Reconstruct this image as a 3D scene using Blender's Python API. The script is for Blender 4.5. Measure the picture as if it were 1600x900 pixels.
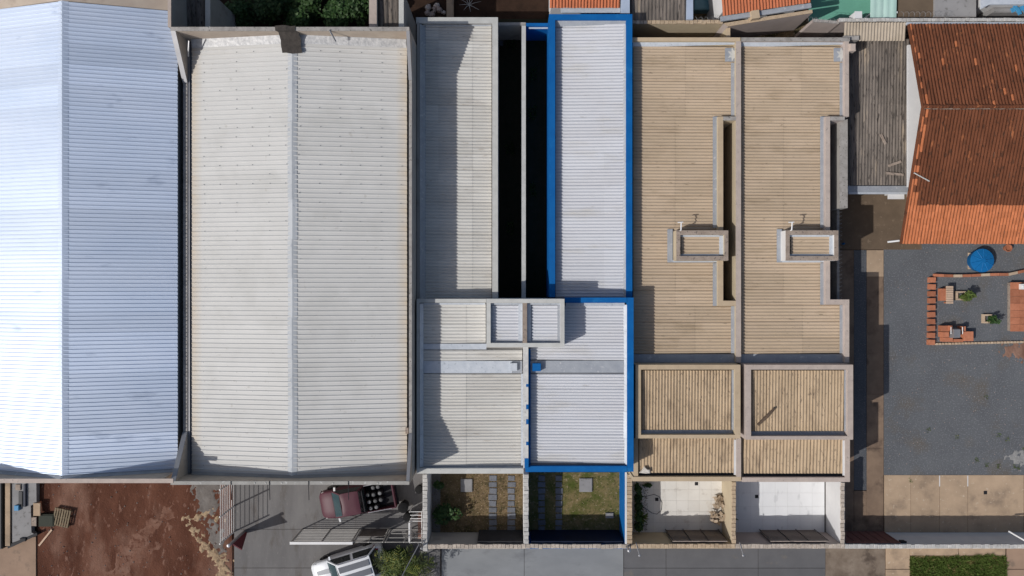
import bpy, math, random
import numpy as np
from mathutils import Vector, Matrix
random.seed(7); rng = np.random.default_rng(7)
scn = bpy.context.scene
for o in list(bpy.data.objects): bpy.data.objects.remove(o)
COL = scn.collection

# ------------------------------------------------------------------ camera
H, S = 41.0, 26.0                 # drone height (m), photo pixels per metre on the ground
cd = bpy.data.cameras.new('camera'); cam = bpy.data.objects.new('camera', cd); COL.objects.link(cam)
cam.location = (0, 0, H); cam.rotation_euler = (0, 0, 0)
cd.sensor_width = 36; cd.lens = 36*H*S/1600; cd.clip_end = 2000
scn.camera = cam
# ------------------------------------------------------------------ light
SUN = Vector((1.05, 0.50, -1.0)).normalized()
elev = math.asin(-SUN.z)
w = bpy.data.worlds.new('World'); scn.world = w; w.use_nodes = True
nt = w.node_tree; bg = nt.nodes['Background']
sky = nt.nodes.new('ShaderNodeTexSky'); sky.sky_type = 'NISHITA'; sky.sun_disc = False
sky.dust_density = 2.5; sky.ozone_density = 0.3; sky.sun_elevation = elev; sky.sun_rotation = math.atan2(-SUN.x, -SUN.y)
nt.links.new(sky.outputs[0], bg.inputs[0]); bg.inputs[1].default_value = 0.088
ld = bpy.data.lights.new('sun', 'SUN'); sun = bpy.data.objects.new('sun', ld); COL.objects.link(sun)
ld.energy = 3.35; ld.angle = math.radians(0.5); ld.color = (1.0, 0.97, 0.93)
sun.rotation_euler = SUN.to_track_quat('-Z', 'Y').to_euler(); sun.location = (-40, -20, 60)
vs = scn.view_settings; vs.view_transform = 'Standard'; vs.look = 'None'; vs.exposure = 0.0; vs.gamma = 1.0; vs.use_curve_mapping = False

# ------------------------------------------------------------------ materials
MATS = {}
def mat(name, c1, c2=None, sc=1.2, rough=.8, metal=0., rnd=.05, bump=0., bsc=20., stain=None, ssc=.6, sth=.56, ssoft=.1,
        stretch=(1, 1, 1), fine=None, fsc=14., fth=.6, spec=.3, trans=0., rotz=0.):
    if name in MATS: return MATS[name]
    m = bpy.data.materials.new(name); m.use_nodes = True; MATS[name] = m
    n = m.node_tree.nodes; l = m.node_tree.links; b = n['Principled BSDF']
    geo = n.new('ShaderNodeNewGeometry'); oi = n.new('ShaderNodeObjectInfo')
    mp = n.new('ShaderNodeMapping'); mp.inputs['Scale'].default_value = stretch; mp.inputs['Rotation'].default_value = (0,0,rotz)
    l.new(geo.outputs['Position'], mp.inputs['Vector'])
    def noise(s, d=6, src=mp):
        t = n.new('ShaderNodeTexNoise'); t.inputs['Scale'].default_value = s; t.inputs['Detail'].default_value = d
        t.inputs['Roughness'].default_value = .62
        l.new(src.outputs[0], t.inputs['Vector']); return t
    def ramp(src, lo, hi):
        r = n.new('ShaderNodeMapRange'); r.inputs['From Min'].default_value = lo; r.inputs['From Max'].default_value = hi
        l.new(src, r.inputs['Value']); return r.outputs[0]
    def mix(f, a, bb):
        x = n.new('ShaderNodeMix'); x.data_type = 'RGBA'; l.new(f, x.inputs['Factor'])
        for s, v in ((x.inputs[6], a), (x.inputs[7], bb)):
            if isinstance(v, tuple): s.default_value = (*v, 1)
            else: l.new(v, s)
        return x.outputs[2]
    if c2 is None: c2 = tuple(c*.85 for c in c1)
    col = mix(ramp(noise(sc).outputs[0], .34, .66), c1, c2)
    if stain: col = mix(ramp(noise(ssc).outputs[0], sth, sth+ssoft), col, stain)
    if fine: col = mix(ramp(noise(fsc, 3).outputs[0], fth, fth+.07), col, fine)
    if rnd:
        r = n.new('ShaderNodeMapRange'); r.inputs['To Min'].default_value = 1-rnd; r.inputs['To Max'].default_value = 1+rnd
        l.new(oi.outputs['Random'], r.inputs['Value'])
        vm = n.new('ShaderNodeVectorMath'); vm.operation = 'SCALE'; l.new(col, vm.inputs[0]); l.new(r.outputs[0], vm.inputs['Scale']); col = vm.outputs[0]
    l.new(col, b.inputs['Base Color'])
    b.inputs['Roughness'].default_value = rough; b.inputs['Metallic'].default_value = metal
    b.inputs['Specular IOR Level'].default_value = spec
    if trans: b.inputs['Transmission Weight'].default_value = trans
    if bump:
        bp = n.new('ShaderNodeBump'); bp.inputs['Strength'].default_value = bump; bp.inputs['Distance'].default_value = .03
        l.new(noise(bsc, 4, geo).outputs[0], bp.inputs['Height']); l.new(bp.outputs[0], b.inputs['Normal'])
    return m

M = dict(
 galv=mat('galvanised_sheet', (.60,.67,.79), (.53,.61,.74), sc=.35, rough=.52, metal=.42, rnd=.07, spec=.35, stretch=(.3,1,1), fine=(.47,.54,.66), fsc=1.2, fth=.63),
 white_sheet=mat('white_sheet', (.565,.56,.543), (.535,.53,.513), sc=.5, rough=.65, rnd=.03, spec=.15, stain=(.50,.495,.475), ssc=.4, sth=.5, ssoft=.2, fine=(.47,.46,.435), fsc=3, fth=.66),
 rust_sheet=mat('rust_sheet', (.60,.50,.37), (.60,.57,.52), sc=1.3, rough=.6, rnd=.03),
 grey_sheet=mat('grey_sheet', (.56,.55,.52), (.50,.485,.45), sc=.7, rough=.85, rnd=.07, stain=(.42,.40,.37), ssc=1.1, sth=.58, ssoft=.15, stretch=(.35,1.6,1), fine=(.40,.37,.33), fsc=5, fth=.64),
 pale_sheet=mat('pale_sheet', (.545,.56,.595), (.52,.525,.55), sc=.6, rough=.8, rnd=.03, spec=.2, stain=(.48,.475,.465), ssc=.8, sth=.55, ssoft=.18, stretch=(.4,1.3,1), fine=(.44,.44,.45), fsc=4, fth=.66),
 beige_sheet=mat('beige_sheet', (.475,.375,.275), (.42,.33,.235), sc=.8, rough=.85, rnd=.06, stain=(.34,.262,.18), ssc=.9, sth=.55, ssoft=.18, stretch=(.4,1.4,1), fine=(.27,.21,.15), fsc=6, fth=.64),
 beige_box=mat('beige_box_sheet', (.44,.335,.225), (.36,.27,.178), sc=1.3, rough=.88, rnd=.06, stain=(.25,.185,.125), ssc=1.2, sth=.54, ssoft=.16, stretch=(1.4,.5,1), fine=(.20,.15,.105), fsc=7, fth=.60),
 old_sheet=mat('old_sheet', (.095,.082,.072), (.19,.162,.14), sc=1.6, rough=.92, rnd=.14, stretch=(2,.3,1), stain=(.28,.225,.165), ssc=.8, sth=.60, ssoft=.1, fine=(.05,.043,.038), fsc=6, fth=.57),
 shed_beige=mat('shed_beige', (.40,.34,.27), (.32,.27,.21), rough=.9),
 flash=mat('zinc_flashing', (.34,.36,.39), (.27,.29,.325), sc=2.5, rough=.6, metal=.1, rnd=.07, bump=.3, bsc=5, spec=.4, fine=(.43,.44,.46), fsc=5, fth=.6),
 flash_l=mat('bright_flashing', (.50,.53,.57), (.42,.455,.50), sc=3, rough=.55, metal=.1, rnd=.07, bump=.4, bsc=6, spec=.5, fine=(.33,.36,.40), fsc=5, fth=.62),
 ridge=mat('ridge_cap_sheet', (.47,.485,.50), (.42,.44,.46), sc=1.5, rough=.75, rnd=.06, spec=.15, fine=(.36,.38,.41), fsc=4, fth=.6),
 foil=mat('foil_flashing', (.56,.56,.56), (.36,.365,.375), sc=5, rough=.6, metal=.15, bump=1., bsc=5, spec=.5),
 gutter=mat('dark_gutter', (.17,.18,.20), (.12,.13,.15), sc=2, rough=.6, metal=.1),
 black=mat('black_gutter', (.02,.021,.024), (.035,.035,.04), rough=.6),
 blue=mat('blue_paint', (.002,.088,.29), (.004,.108,.33), sc=1.5, rough=.75, rnd=.02, spec=.15, stain=(.012,.14,.36), ssc=1.2, sth=.60, ssoft=.12, fine=(.02,.07,.2), fsc=8, fth=.68),
 wcop=mat('white_coping', (.50,.50,.48), (.43,.43,.41), sc=2.5, rough=.85, fine=(.34,.34,.32), fsc=6, fth=.64),
 mottled=mat('mottled_coping', (.58,.575,.55), (.42,.42,.42), sc=4, rough=.85, fine=(.30,.29,.27), fsc=5, fth=.62),
 fcop=mat('front_coping', (.36,.35,.33), (.28,.27,.25), sc=2.5, rough=.9, fine=(.46,.455,.44), fsc=5, fth=.6),
 gcop=mat('grey_coping', (.36,.34,.32), (.24,.225,.21), sc=3, rough=.9, fine=(.15,.14,.13), fsc=8, fth=.6),
 bcop=mat('beige_coping', (.47,.37,.255), (.41,.32,.22), sc=2, rough=.85, fine=(.34,.26,.18), fsc=8, fth=.66),
 pcop=mat('pinkish_coping', (.45,.38,.335), (.38,.32,.285), sc=2.5, rough=.87, fine=(.27,.235,.21), fsc=7, fth=.63),
 dcop=mat('dirty_coping', (.24,.19,.155), (.34,.28,.235), sc=3.5, rough=.9, fine=(.14,.115,.1), fsc=7, fth=.57),
 block=mat('rough_block', (.47,.41,.35), (.36,.31,.265), sc=5, rough=.95, rnd=.14, bump=.7, bsc=25, fine=(.23,.2,.17), fsc=14, fth=.58),
 block_b=mat('rough_beige_block', (.46,.36,.255), (.37,.28,.19), sc=5, rough=.95, rnd=.14, bump=.7, bsc=25, fine=(.25,.19,.13), fsc=14, fth=.6),
 block_w=mat('white_block', (.50,.49,.47), (.37,.36,.345), sc=5, rough=.92, rnd=.12, bump=.4, bsc=20),
 plaster=mat('grey_plaster', (.34,.325,.305), (.29,.275,.26), sc=.9, rough=.9, stain=(.21,.195,.18), ssc=.8, sth=.58, ssoft=.15),
 plaster_t=mat('tan_plaster', (.46,.39,.32), (.40,.33,.27), sc=1.1, rough=.9, stain=(.31,.25,.2), ssc=.9, sth=.58, ssoft=.15),
 plaster_b=mat('beige_plaster', (.46,.39,.28), (.42,.35,.25), sc=1.2, rough=.9),
 plaster_w=mat('white_plaster', (.60,.60,.60), (.54,.54,.55), sc=1.1, rough=.9),
 plaster_p=mat('pink_plaster', (.42,.36,.335), (.36,.31,.29), sc=1.1, rough=.9),
 maroon_wall=mat('maroon_wall', (.20,.09,.078), (.16,.07,.06), rough=.8),
 felt=mat('dark_felt', (.06,.052,.046), (.038,.033,.03), sc=5, rough=.95, bump=.8, bsc=10),
 tile_new=mat('new_clay_tile', (.44,.155,.072), (.37,.125,.055), sc=2, rough=.9, rnd=.13, spec=.1, fine=(.28,.10,.05), fsc=5, fth=.66),
 tile_old=mat('old_clay_tile', (.16,.060,.032), (.105,.040,.022), sc=1.2, rough=.95, rnd=.1, spec=.1, stretch=(1.6,.5,1), stain=(.27,.10,.046), ssc=1.3, sth=.60, ssoft=.05, fine=(.075,.034,.021), fsc=4, fth=.58),
 tile_far=mat('orange_clay_tile', (.42,.14,.07), (.36,.12,.06), sc=2, rough=.9, rnd=.12, spec=.15),
 soil=mat('dark_soil', (.045,.026,.018), (.028,.017,.012), sc=1.5, rough=1, spec=.1, bump=.7, bsc=15),
 redsoil=mat('red_soil', (.070,.028,.018), (.125,.055,.036), sc=.7, rough=1, rnd=0, spec=.1, bump=1., bsc=11, stain=(.25,.15,.112), ssc=.24, sth=.48, ssoft=.2, stretch=(1.2,.45,1), rotz=-.7, fine=(.19,.105,.078), fsc=3.2, fth=.60),
 gravel=mat('grey_gravel', (.128,.135,.145), (.105,.11,.12), sc=.5, rough=1, rnd=0, spec=.1, bump=1., bsc=30, fine=(.175,.18,.19), fsc=12, fth=.55, stain=(.125,.112,.098), ssc=.4, sth=.54, ssoft=.16),
 gravel_d=mat('dark_gravel', (.10,.105,.115), (.08,.085,.095), sc=.9, rough=1, rnd=0, spec=.1, bump=1., bsc=28, fine=(.15,.155,.165), fsc=14, fth=.56),
 gravel_l=mat('pale_gravel', (.28,.275,.265), (.20,.2,.2), sc=3, rough=1, rnd=0, bump=1., bsc=25, fine=(.36,.35,.34), fsc=18, fth=.57),
 tan_conc=mat('tan_concrete', (.42,.31,.215), (.33,.245,.17), sc=.9, rough=.95, rnd=.05, spec=.15, stain=(.19,.145,.11), ssc=.45, sth=.52, ssoft=.2, fine=(.46,.37,.28), fsc=5, fth=.62),
 orange_conc=mat('orange_concrete', (.31,.215,.155), (.26,.18,.13), sc=.9, rough=.95, rnd=.05, stain=(.19,.14,.105), ssc=.8, sth=.53),
 brown_conc=mat('brown_concrete', (.24,.17,.12), (.17,.12,.087), sc=1.1, rough=.95, rnd=.06, spec=.15, stain=(.12,.085,.064), ssc=.6, sth=.53),
 yard_conc=mat('yard_concrete', (.135,.098,.068), (.105,.077,.054), sc=1.1, rough=.95, rnd=.03, spec=.15, fine=(.16,.12,.085), fsc=3, fth=.6),
 drive=mat('driveway_concrete', (.165,.16,.158), (.125,.12,.12), sc=.6, rough=.9, rnd=.05, stretch=(1.6,.45,1), stain=(.10,.088,.08), ssc=.7, sth=.56, ssoft=.14, fine=(.2,.19,.18), fsc=9, fth=.64),
 walk_l=mat('pale_pavement', (.225,.235,.245), (.19,.2,.21), sc=.7, rough=.9, rnd=.04, stain=(.15,.155,.165), ssc=.6, sth=.56, ssoft=.16, stretch=(.7,1.4,1)),
 walk_d=mat('grey_pavement', (.118,.118,.124), (.10,.10,.106), sc=.8, rough=.9, rnd=.04, stain=(.15,.135,.12), ssc=.6, sth=.6, ssoft=.12),
 walk_b=mat('brown_pavement', (.12,.09,.068), (.22,.178,.14), sc=1.0, rough=.95, rnd=.04, stain=(.075,.056,.044), ssc=.9, sth=.54, ssoft=.14),
 marble=mat('pale_marble', (.66,.64,.60), (.60,.575,.53), sc=.8, rough=.6, rnd=.035, fine=(.53,.50,.46), fsc=1.6, fth=.60, stain=(.50,.45,.38), ssc=.7, sth=.60),
 marble_w=mat('white_marble', (.72,.73,.74), (.67,.68,.69), sc=.8, rough=.6, rnd=.025, fine=(.60,.61,.62), fsc=1.4, fth=.61, stretch=(1,.6,1)),
 grout=mat('grout', (.44,.42,.39), rough=.95),
 paver=mat('grey_paver', (.155,.165,.185), (.125,.13,.15), sc=4, rough=.95, rnd=.12, bump=.4, bsc=25),
 dryground=mat('dry_ground', (.19,.135,.078), (.11,.08,.044), sc=2.2, rough=1, spec=.1, bump=.9, bsc=18, fine=(.30,.23,.15), fsc=9, fth=.58, stain=(.06,.05,.026), ssc=1.0, sth=.54),
 greenground=mat('green_ground', (.07,.085,.02), (.20,.15,.075), sc=1.3, rough=1, spec=.1, bump=.9, bsc=18, fine=(.27,.21,.13), fsc=5, fth=.58),
 shadedark=mat('shade_darkened_ground', (.018,.022,.012), (.03,.028,.018), sc=2, rough=1),  # passage and shaft floors, colour darkened to imitate deep shade between high walls
 sand=mat('pale_sand', (.37,.275,.18), (.27,.195,.125), sc=2.5, rough=1, spec=.1, bump=.8, bsc=14, fine=(.19,.13,.088), fsc=5, fth=.56),
 dust=mat('grey_dust', (.17,.155,.145), (.12,.105,.095), sc=1.5, rough=1, bump=.6, bsc=16),
 pebble=mat('pebble', (.40,.36,.33), (.30,.2,.16), sc=3, rough=.95, rnd=.2),
 brick=mat('orange_brick', (.41,.165,.095), (.33,.125,.07), sc=5, rough=.9, rnd=.2, spec=.15),
 creamb=mat('cream_block', (.48,.37,.27), (.40,.30,.21), sc=5, rough=.9, rnd=.12),
 wood=mat('pallet_wood', (.24,.19,.125), (.16,.125,.08), sc=4, rough=.9, rnd=.18, stretch=(1,4,1)),
 palewood=mat('pale_wood', (.52,.38,.28), (.44,.32,.23), sc=4, rough=.9, rnd=.1),
 whitem=mat('white_metal', (.68,.68,.68), (.6,.6,.6), rough=.45, spec=.5),
 greym=mat('grey_metal', (.30,.30,.31), (.24,.24,.25), rough=.45, metal=.5),
 darkm=mat('dark_metal', (.03,.03,.034), (.02,.02,.023), rough=.7, spec=.2),
 steel=mat('steel_pipe', (.5,.5,.52), (.42,.42,.44), rough=.35, metal=.7),
 pvc=mat('pvc', (.75,.75,.75), rough=.4),
 tank=mat('blue_tank', (.006,.125,.33), (.005,.105,.29), sc=3, rough=.6, spec=.2),
 navy=mat('navy_panel', (.006,.012,.035), (.004,.01,.03), rough=.6),
 green_floor=mat('green_floor', (.14,.37,.28), (.12,.32,.24), sc=.9, rough=.7, rnd=0),
 green_sheet=mat('pale_green_sheet', (.44,.60,.55), (.37,.54,.48), sc=1, rough=.5, rnd=.05),
 maroon=mat('maroon_car_paint', (.082,.029,.041), (.076,.026,.037), rough=.5, metal=0., rnd=0, spec=.25),
 silver=mat('white_car_paint', (.62,.64,.67), (.6,.62,.65), rough=.4, metal=0., rnd=0, spec=.5),
 greyroof=mat('grey_car_panel', (.17,.18,.20), rough=.3, metal=.4, rnd=0, spec=.6),
 collar=mat('cylinder_collar', (.16,.165,.17), (.10,.10,.105), sc=6, rough=.6, rnd=.4),
 rail=mat('galvanised_rail', (.40,.39,.37), (.32,.31,.29), sc=3, rough=.6, metal=.1),
 glass_d=mat('dark_car_glass', (.012,.016,.018), rough=.12, rnd=0, spec=.6),
 glass=mat('car_glass', (.035,.065,.075), (.03,.055,.065), rough=.12, rnd=0, spec=.6),
 rubber=mat('rubber', (.012,.012,.013), (.018,.018,.018), rough=.9, spec=.1),
 redlamp=mat('red_lamp', (.24,.015,.012), rough=.25, rnd=0, spec=.6),
 leaf_p=mat('palm_leaf', (.075,.095,.014), (.022,.038,.008), sc=1.5, rough=.6, rnd=.4, spec=.25, fine=(.17,.165,.03), fsc=4, fth=.58),
 leaf_d=mat('hedge_leaf', (.032,.075,.016), (.018,.045,.010), sc=2.2, rough=.6, rnd=.2, fine=(.07,.12,.025), fsc=6, fth=.6),
 leaf_w=mat('weed_leaf', (.055,.10,.018), (.09,.11,.025), sc=5, rough=.7, rnd=.2),
 leaf_dry=mat('dry_leaf', (.40,.33,.25), (.25,.18,.12), sc=6, rough=.8),
 blade=mat('grass_blade', (.085,.122,.028), (.055,.088,.018), sc=1.2, rough=.8, spec=.1, fine=(.15,.125,.05), fsc=3, fth=.6),
 drygrass=mat('dry_grass_blade', (.20,.15,.055), (.10,.11,.025), sc=1.5, rough=.8),
 bark=mat('bark', (.12,.085,.06), (.08,.055,.04), sc=5, rough=.95),
 cloth=mat('white_cloth', (.62,.58,.53), (.52,.48,.43), sc=4, rough=.9),
 blue_t=mat('blue_tarp', (.06,.28,.50), (.05,.22,.42), rough=.6),
 tealglass=mat('teal_panel', (.10,.22,.27), rough=.3),
 bluegrey=mat('blue_grey_paint', (.36,.42,.52), (.30,.36,.46), rough=.7),
 slab=mat('grey_slab', (.27,.265,.265), (.21,.205,.205), sc=1, rough=.9, fine=(.16,.155,.15), fsc=4, fth=.6),
 brownroof=mat('brown_slab', (.15,.11,.075), (.12,.088,.06), sc=1, rough=.9),
)
def eave_rust(m, xa, xb, wd):
    n = m.node_tree.nodes; l = m.node_tree.links; b = n['Principled BSDF']; src = b.inputs['Base Color'].links[0].from_socket
    geo = n.new('ShaderNodeNewGeometry'); sx = n.new('ShaderNodeSeparateXYZ'); l.new(geo.outputs['Position'], sx.inputs[0])
    def mr(a, c):
        r = n.new('ShaderNodeMapRange'); r.inputs['From Min'].default_value = a; r.inputs['From Max'].default_value = c; l.new(sx.outputs[0], r.inputs['Value']); return r.outputs[0]
    ad = n.new('ShaderNodeMath'); ad.operation = 'MAXIMUM'; l.new(mr(xa+wd, xa), ad.inputs[0]); l.new(mr(xb-wd, xb), ad.inputs[1])
    t = n.new('ShaderNodeTexNoise'); t.inputs['Scale'].default_value = 1.6; t.inputs['Detail'].default_value = 5
    mu = n.new('ShaderNodeMath'); mu.operation = 'MULTIPLY'; l.new(ad.outputs[0], mu.inputs[0]); l.new(t.outputs[0], mu.inputs[1])
    x = n.new('ShaderNodeMix'); x.data_type = 'RGBA'; l.new(mu.outputs[0], x.inputs['Factor']); l.new(src, x.inputs[6]); x.inputs[7].default_value = (.52,.41,.27,1)
    l.new(x.outputs[2], b.inputs['Base Color'])
# ------------------------------------------------------------------ geometry helpers
def k(z): return (H-z)/H/S
def P(px, py, z=0.): return Vector(((px-800)*k(z), (450-py)*k(z), z))
def R(x0, y0, x1, y1, z=0.):
    a = P(x0, y1, z); b = P(x1, y0, z); return a.x, a.y, b.x, b.y
class MB:
    def __init__(s): s.v = []; s.f = []
    def add(s, vs, fs):
        n = len(s.v); s.v += [tuple(v) for v in vs]; s.f += [tuple(i+n for i in f) for f in fs]; return s
    def box(s, x0, y0, z0, x1, y1, z1):
        return s.add([(x0,y0,z0),(x1,y0,z0),(x1,y1,z0),(x0,y1,z0),(x0,y0,z1),(x1,y0,z1),(x1,y1,z1),(x0,y1,z1)],
                     [(3,2,1,0),(4,5,6,7),(0,1,5,4),(1,2,6,5),(2,3,7,6),(3,0,4,7)])
    def hexa(s, b, t):   # bottom 4 pts ccw, top 4 pts ccw
        return s.add(list(b)+list(t), [(3,2,1,0),(4,5,6,7),(0,1,5,4),(1,2,6,5),(2,3,7,6),(3,0,4,7)])
    def obox(s, c, u, v, wv):   # oriented box: centre, half vectors
        c, u, v, wv = map(Vector, (c, u, v, wv))
        return s.hexa([c-u-v-wv, c+u-v-wv, c+u+v-wv, c-u+v-wv], [c-u-v+wv, c+u-v+wv, c+u+v+wv, c-u+v+wv])
    def prism(s, poly, z0, z1):
        n = len(poly)
        return s.add([(p[0],p[1],z0) for p in poly]+[(p[0],p[1],z1) for p in poly],
                     [tuple(range(n-1,-1,-1)), tuple(range(n,2*n))]+[(i,(i+1)%n,n+(i+1)%n,n+i) for i in range(n)])
    def tube(s, pts, r, n=6, caps=True):
        pts = [Vector(p) for p in pts]; rs = r if isinstance(r, (list, tuple)) else [r]*len(pts)
        vs = []; fs = []
        for i, p in enumerate(pts):
            d = (pts[min(i+1, len(pts)-1)]-pts[max(i-1, 0)]).normalized()
            a = d.cross(Vector((0,0,1)));  a = d.cross(Vector((0,1,0))) if a.length < .05 else a
            a.normalize(); b = d.cross(a)
            vs += [p+(a*math.cos(t)+b*math.sin(t))*rs[i] for t in [2*math.pi*j/n for j in range(n)]]
        for i in range(len(pts)-1):
            for j in range(n): fs.append((i*n+j, i*n+(j+1)%n, (i+1)*n+(j+1)%n, (i+1)*n+j))
        if caps: fs += [tuple(range(n)), tuple(range((len(pts)-1)*n, len(pts)*n))]
        return s.add(vs, fs)
    def lathe(s, c, prof, n=20):   # prof: (r,z)
        c = Vector(c); vs = []; fs = []
        for r, z in prof: vs += [c+Vector((r*math.cos(2*math.pi*j/n), r*math.sin(2*math.pi*j/n), z)) for j in range(n)]
        for i in range(len(prof)-1):
            for j in range(n): fs.append((i*n+j, i*n+(j+1)%n, (i+1)*n+(j+1)%n, (i+1)*n+j))
        fs += [tuple(range(n-1,-1,-1)), tuple(range((len(prof)-1)*n, len(prof)*n))]
        return s.add(vs, fs)
WL = {}
def wloc(o): return WL.get(o, Vector((0,0,0))) if o else Vector((0,0,0))
def tag(o, label=None, cat=None, group=None, kind=None):
    if label: o['label'] = label
    if cat: o['category'] = cat
    if group: o['group'] = group
    if kind: o['kind'] = kind
    return o
def root(name, label, cat, loc, group=None):
    o = bpy.data.objects.new(name, None); COL.objects.link(o); o.location = loc; o.empty_display_size = .2
    WL[o] = Vector(loc); return tag(o, label, cat, group)
def mesh_of(name, mb, m, off, smooth=False):
    me = bpy.data.meshes.new(name); me.from_pydata([(v[0]-off.x, v[1]-off.y, v[2]-off.z) for v in mb.v], [], mb.f)
    me.materials.append(M[m] if isinstance(m, str) else m)
    if smooth: me.polygons.foreach_set('use_smooth', [True]*len(me.polygons))
    me.update(); return me
def part(name, mb, m, parent, smooth=False, label=None, kind=None):
    c = Vector(np.mean(np.array(mb.v), axis=0)); c.z = min(v[2] for v in mb.v)
    o = bpy.data.objects.new(name, mesh_of(name, mb, m, c, smooth)); COL.objects.link(o)
    o.parent = parent; o.location = c-wloc(parent); WL[o] = c
    return tag(o, label, kind=kind)
def thing(name, mb, m, label, cat, group=None, smooth=False, kind=None):
    return tag(part(name, mb, m, None, smooth), label, cat, group, kind)
def struct(name, mb, m): return tag(part(name, mb, m, None), kind='structure')
def inst(name, me, parent, loc, rot=(0,0,0), sc=(1,1,1)):
    o = bpy.data.objects.new(name, me); COL.objects.link(o); o.parent = parent
    o.location = Vector(loc)-wloc(parent); o.rotation_euler = rot; o.scale = sc; WL[o] = Vector(loc); return o
def proto(mb, m, smooth=False, name='piece'): return mesh_of(name, mb, m, Vector((0,0,0)), smooth)
def bx(parent, name, rect, zt, zb, m, **kw):
    X0,Y0,X1,Y1 = R(*rect, zt); return part(name, MB().box(X0,Y0,zb,X1,Y1,zt), m, parent, **kw)
def wall(parent, rect, zt, wm, cm=None, zb=0., ct=.05, cname='coping'):
    X0,Y0,X1,Y1 = R(*rect, zt)
    wp = part('wall', MB().box(X0,Y0,zb,X1,Y1,zt-ct), wm, parent)
    if cm: part(cname, MB().box(X0,Y0,zt-ct,X1,Y1,zt), cm, wp)
    return wp
def profile(kind, pitch, amp, c0, c1):
    """across positions and heights"""
    out = []; n = max(1, round((c1-c0)/pitch)); p = (c1-c0)/n
    for i in range(n):
        if kind == 'sine':
            for t in (0,.25,.5,.75) if amp > .01 else (0,.5):
                out.append((c0+(i+t)*p, amp*(.5-.5*math.cos(2*math.pi*t))))
        else:
            for t, h in ((0,0),(.62,0),(.70,1),(.88,1),(.96,0)): out.append((c0+(i+t)*p, amp*h))
    out.append((c1, 0.)); return out
def sheets(parent, rect, zA, zB, axis, m, seams=(), pitch=.177, amp=.08, waves=5, kind='sine', world=False, lap=.12, name='roof_sheet', jit=.004):
    """corrugated sheets, each its own part. axis = direction of the ribs; zA at low coordinate, zB at high"""
    zm = (zA+zB)/2
    X0,Y0,X1,Y1 = rect if world else R(*rect, zm)
    if axis == 'x': a0,a1,c0,c1 = X0,X1,Y0,Y1; cuts = [P(s,0,zm).x for s in seams] if not world else list(seams)
    else: a0,a1,c0,c1 = Y0,Y1,X0,X1; cuts = [P(0,s,zm).y for s in seams] if not world else list(seams)
    cuts = [a0]+sorted(cuts)+[a1]; n = max(1, round((c1-c0)/(pitch*waves))); wd = (c1-c0)/n
    Z = lambda a: zA+(zB-zA)*(a-a0)/(a1-a0)
    for i in range(n):
        pr = profile(kind, pitch, amp, c0+i*wd, c0+(i+1)*wd)
        for j in range(len(cuts)-1):
            s, e = cuts[j], cuts[j+1]
            up = zB > zA       # the upper sheet overlaps the lower one
            if up and j > 0: s -= lap
            if (not up) and j < len(cuts)-2: e += lap
            lift = .012*(j if up else len(cuts)-2-j) + random.uniform(0, jit)
            ds, de = random.uniform(-.012,.012), random.uniform(-.012,.012)
            if j == 0: ds = abs(ds)*.5
            if j == len(cuts)-2: de = -abs(de)*.5
            mb = MB(); vs = []
            for a in (s+ds, e+de):
                for c, h in pr: vs.append((a,c,Z(a)+h+lift) if axis == 'x' else (c,a,Z(a)+h+lift))
            q = len(pr); fs = []
            for t in range(q-1): fs.append((t,q+t,q+t+1,t+1) if axis == 'y' else (t,t+1,q+t+1,q+t))
            mb.add(vs, [f[::-1] if axis == 'y' else f[::-1] for f in fs])
            part(name, mb, m, parent, smooth=(kind == 'sine'))
def coping_blocks(parent, rect, zt, m, pitch=.235, th=.08, axis='x', jz=.014, jo=.016):
    X0,Y0,X1,Y1 = R(*rect, zt)
    L = (X1-X0) if axis == 'x' else (Y1-Y0); n = max(1, round(L/pitch)); p = L/n
    W_ = (Y1-Y0) if axis == 'x' else (X1-X0)
    mb = MB(); a, b, h = p/2-.008, W_/2, th; c = .012
    a = p/2-.003; x, y = (a, b) if axis == 'x' else (b, a)
    mb.hexa([(-x,-y,0),(x,-y,0),(x,y,0),(-x,y,0)], [(-x,-y,h-c),(x,-y,h-c),(x,y,h-c),(-x,y,h-c)])
    mb.add([(-x,-y,h-c),(x,-y,h-c),(x,y,h-c),(-x,y,h-c),(-x+c,-y+c,h),(x-c,-y+c,h),(x-c,y-c,h),(-x+c,y-c,h)],
           [(4,5,6,7),(0,1,5,4),(1,2,6,5),(2,3,7,6),(3,0,4,7)])
    me = proto(mb, m)
    for i in range(n):
        o = random.uniform(-jo, jo); z = zt-th+random.uniform(-jz, jz)
        q = (X0+(i+.5)*p, (Y0+Y1)/2+o, z) if axis == 'x' else ((X0+X1)/2+o, Y0+(i+.5)*p, z)
        inst('coping_block', me, parent, q, (random.uniform(-.05,.05),random.uniform(-.05,.05),random.uniform(-.05,.05)), (random.uniform(.93,1.0),random.uniform(.93,1.0),1))
def sheet_px(px_rect, z, zh=.02): 
    X0,Y0,X1,Y1 = R(*px_rect, z); return MB().box(X0,Y0,z-zh,X1,Y1,z)
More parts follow.
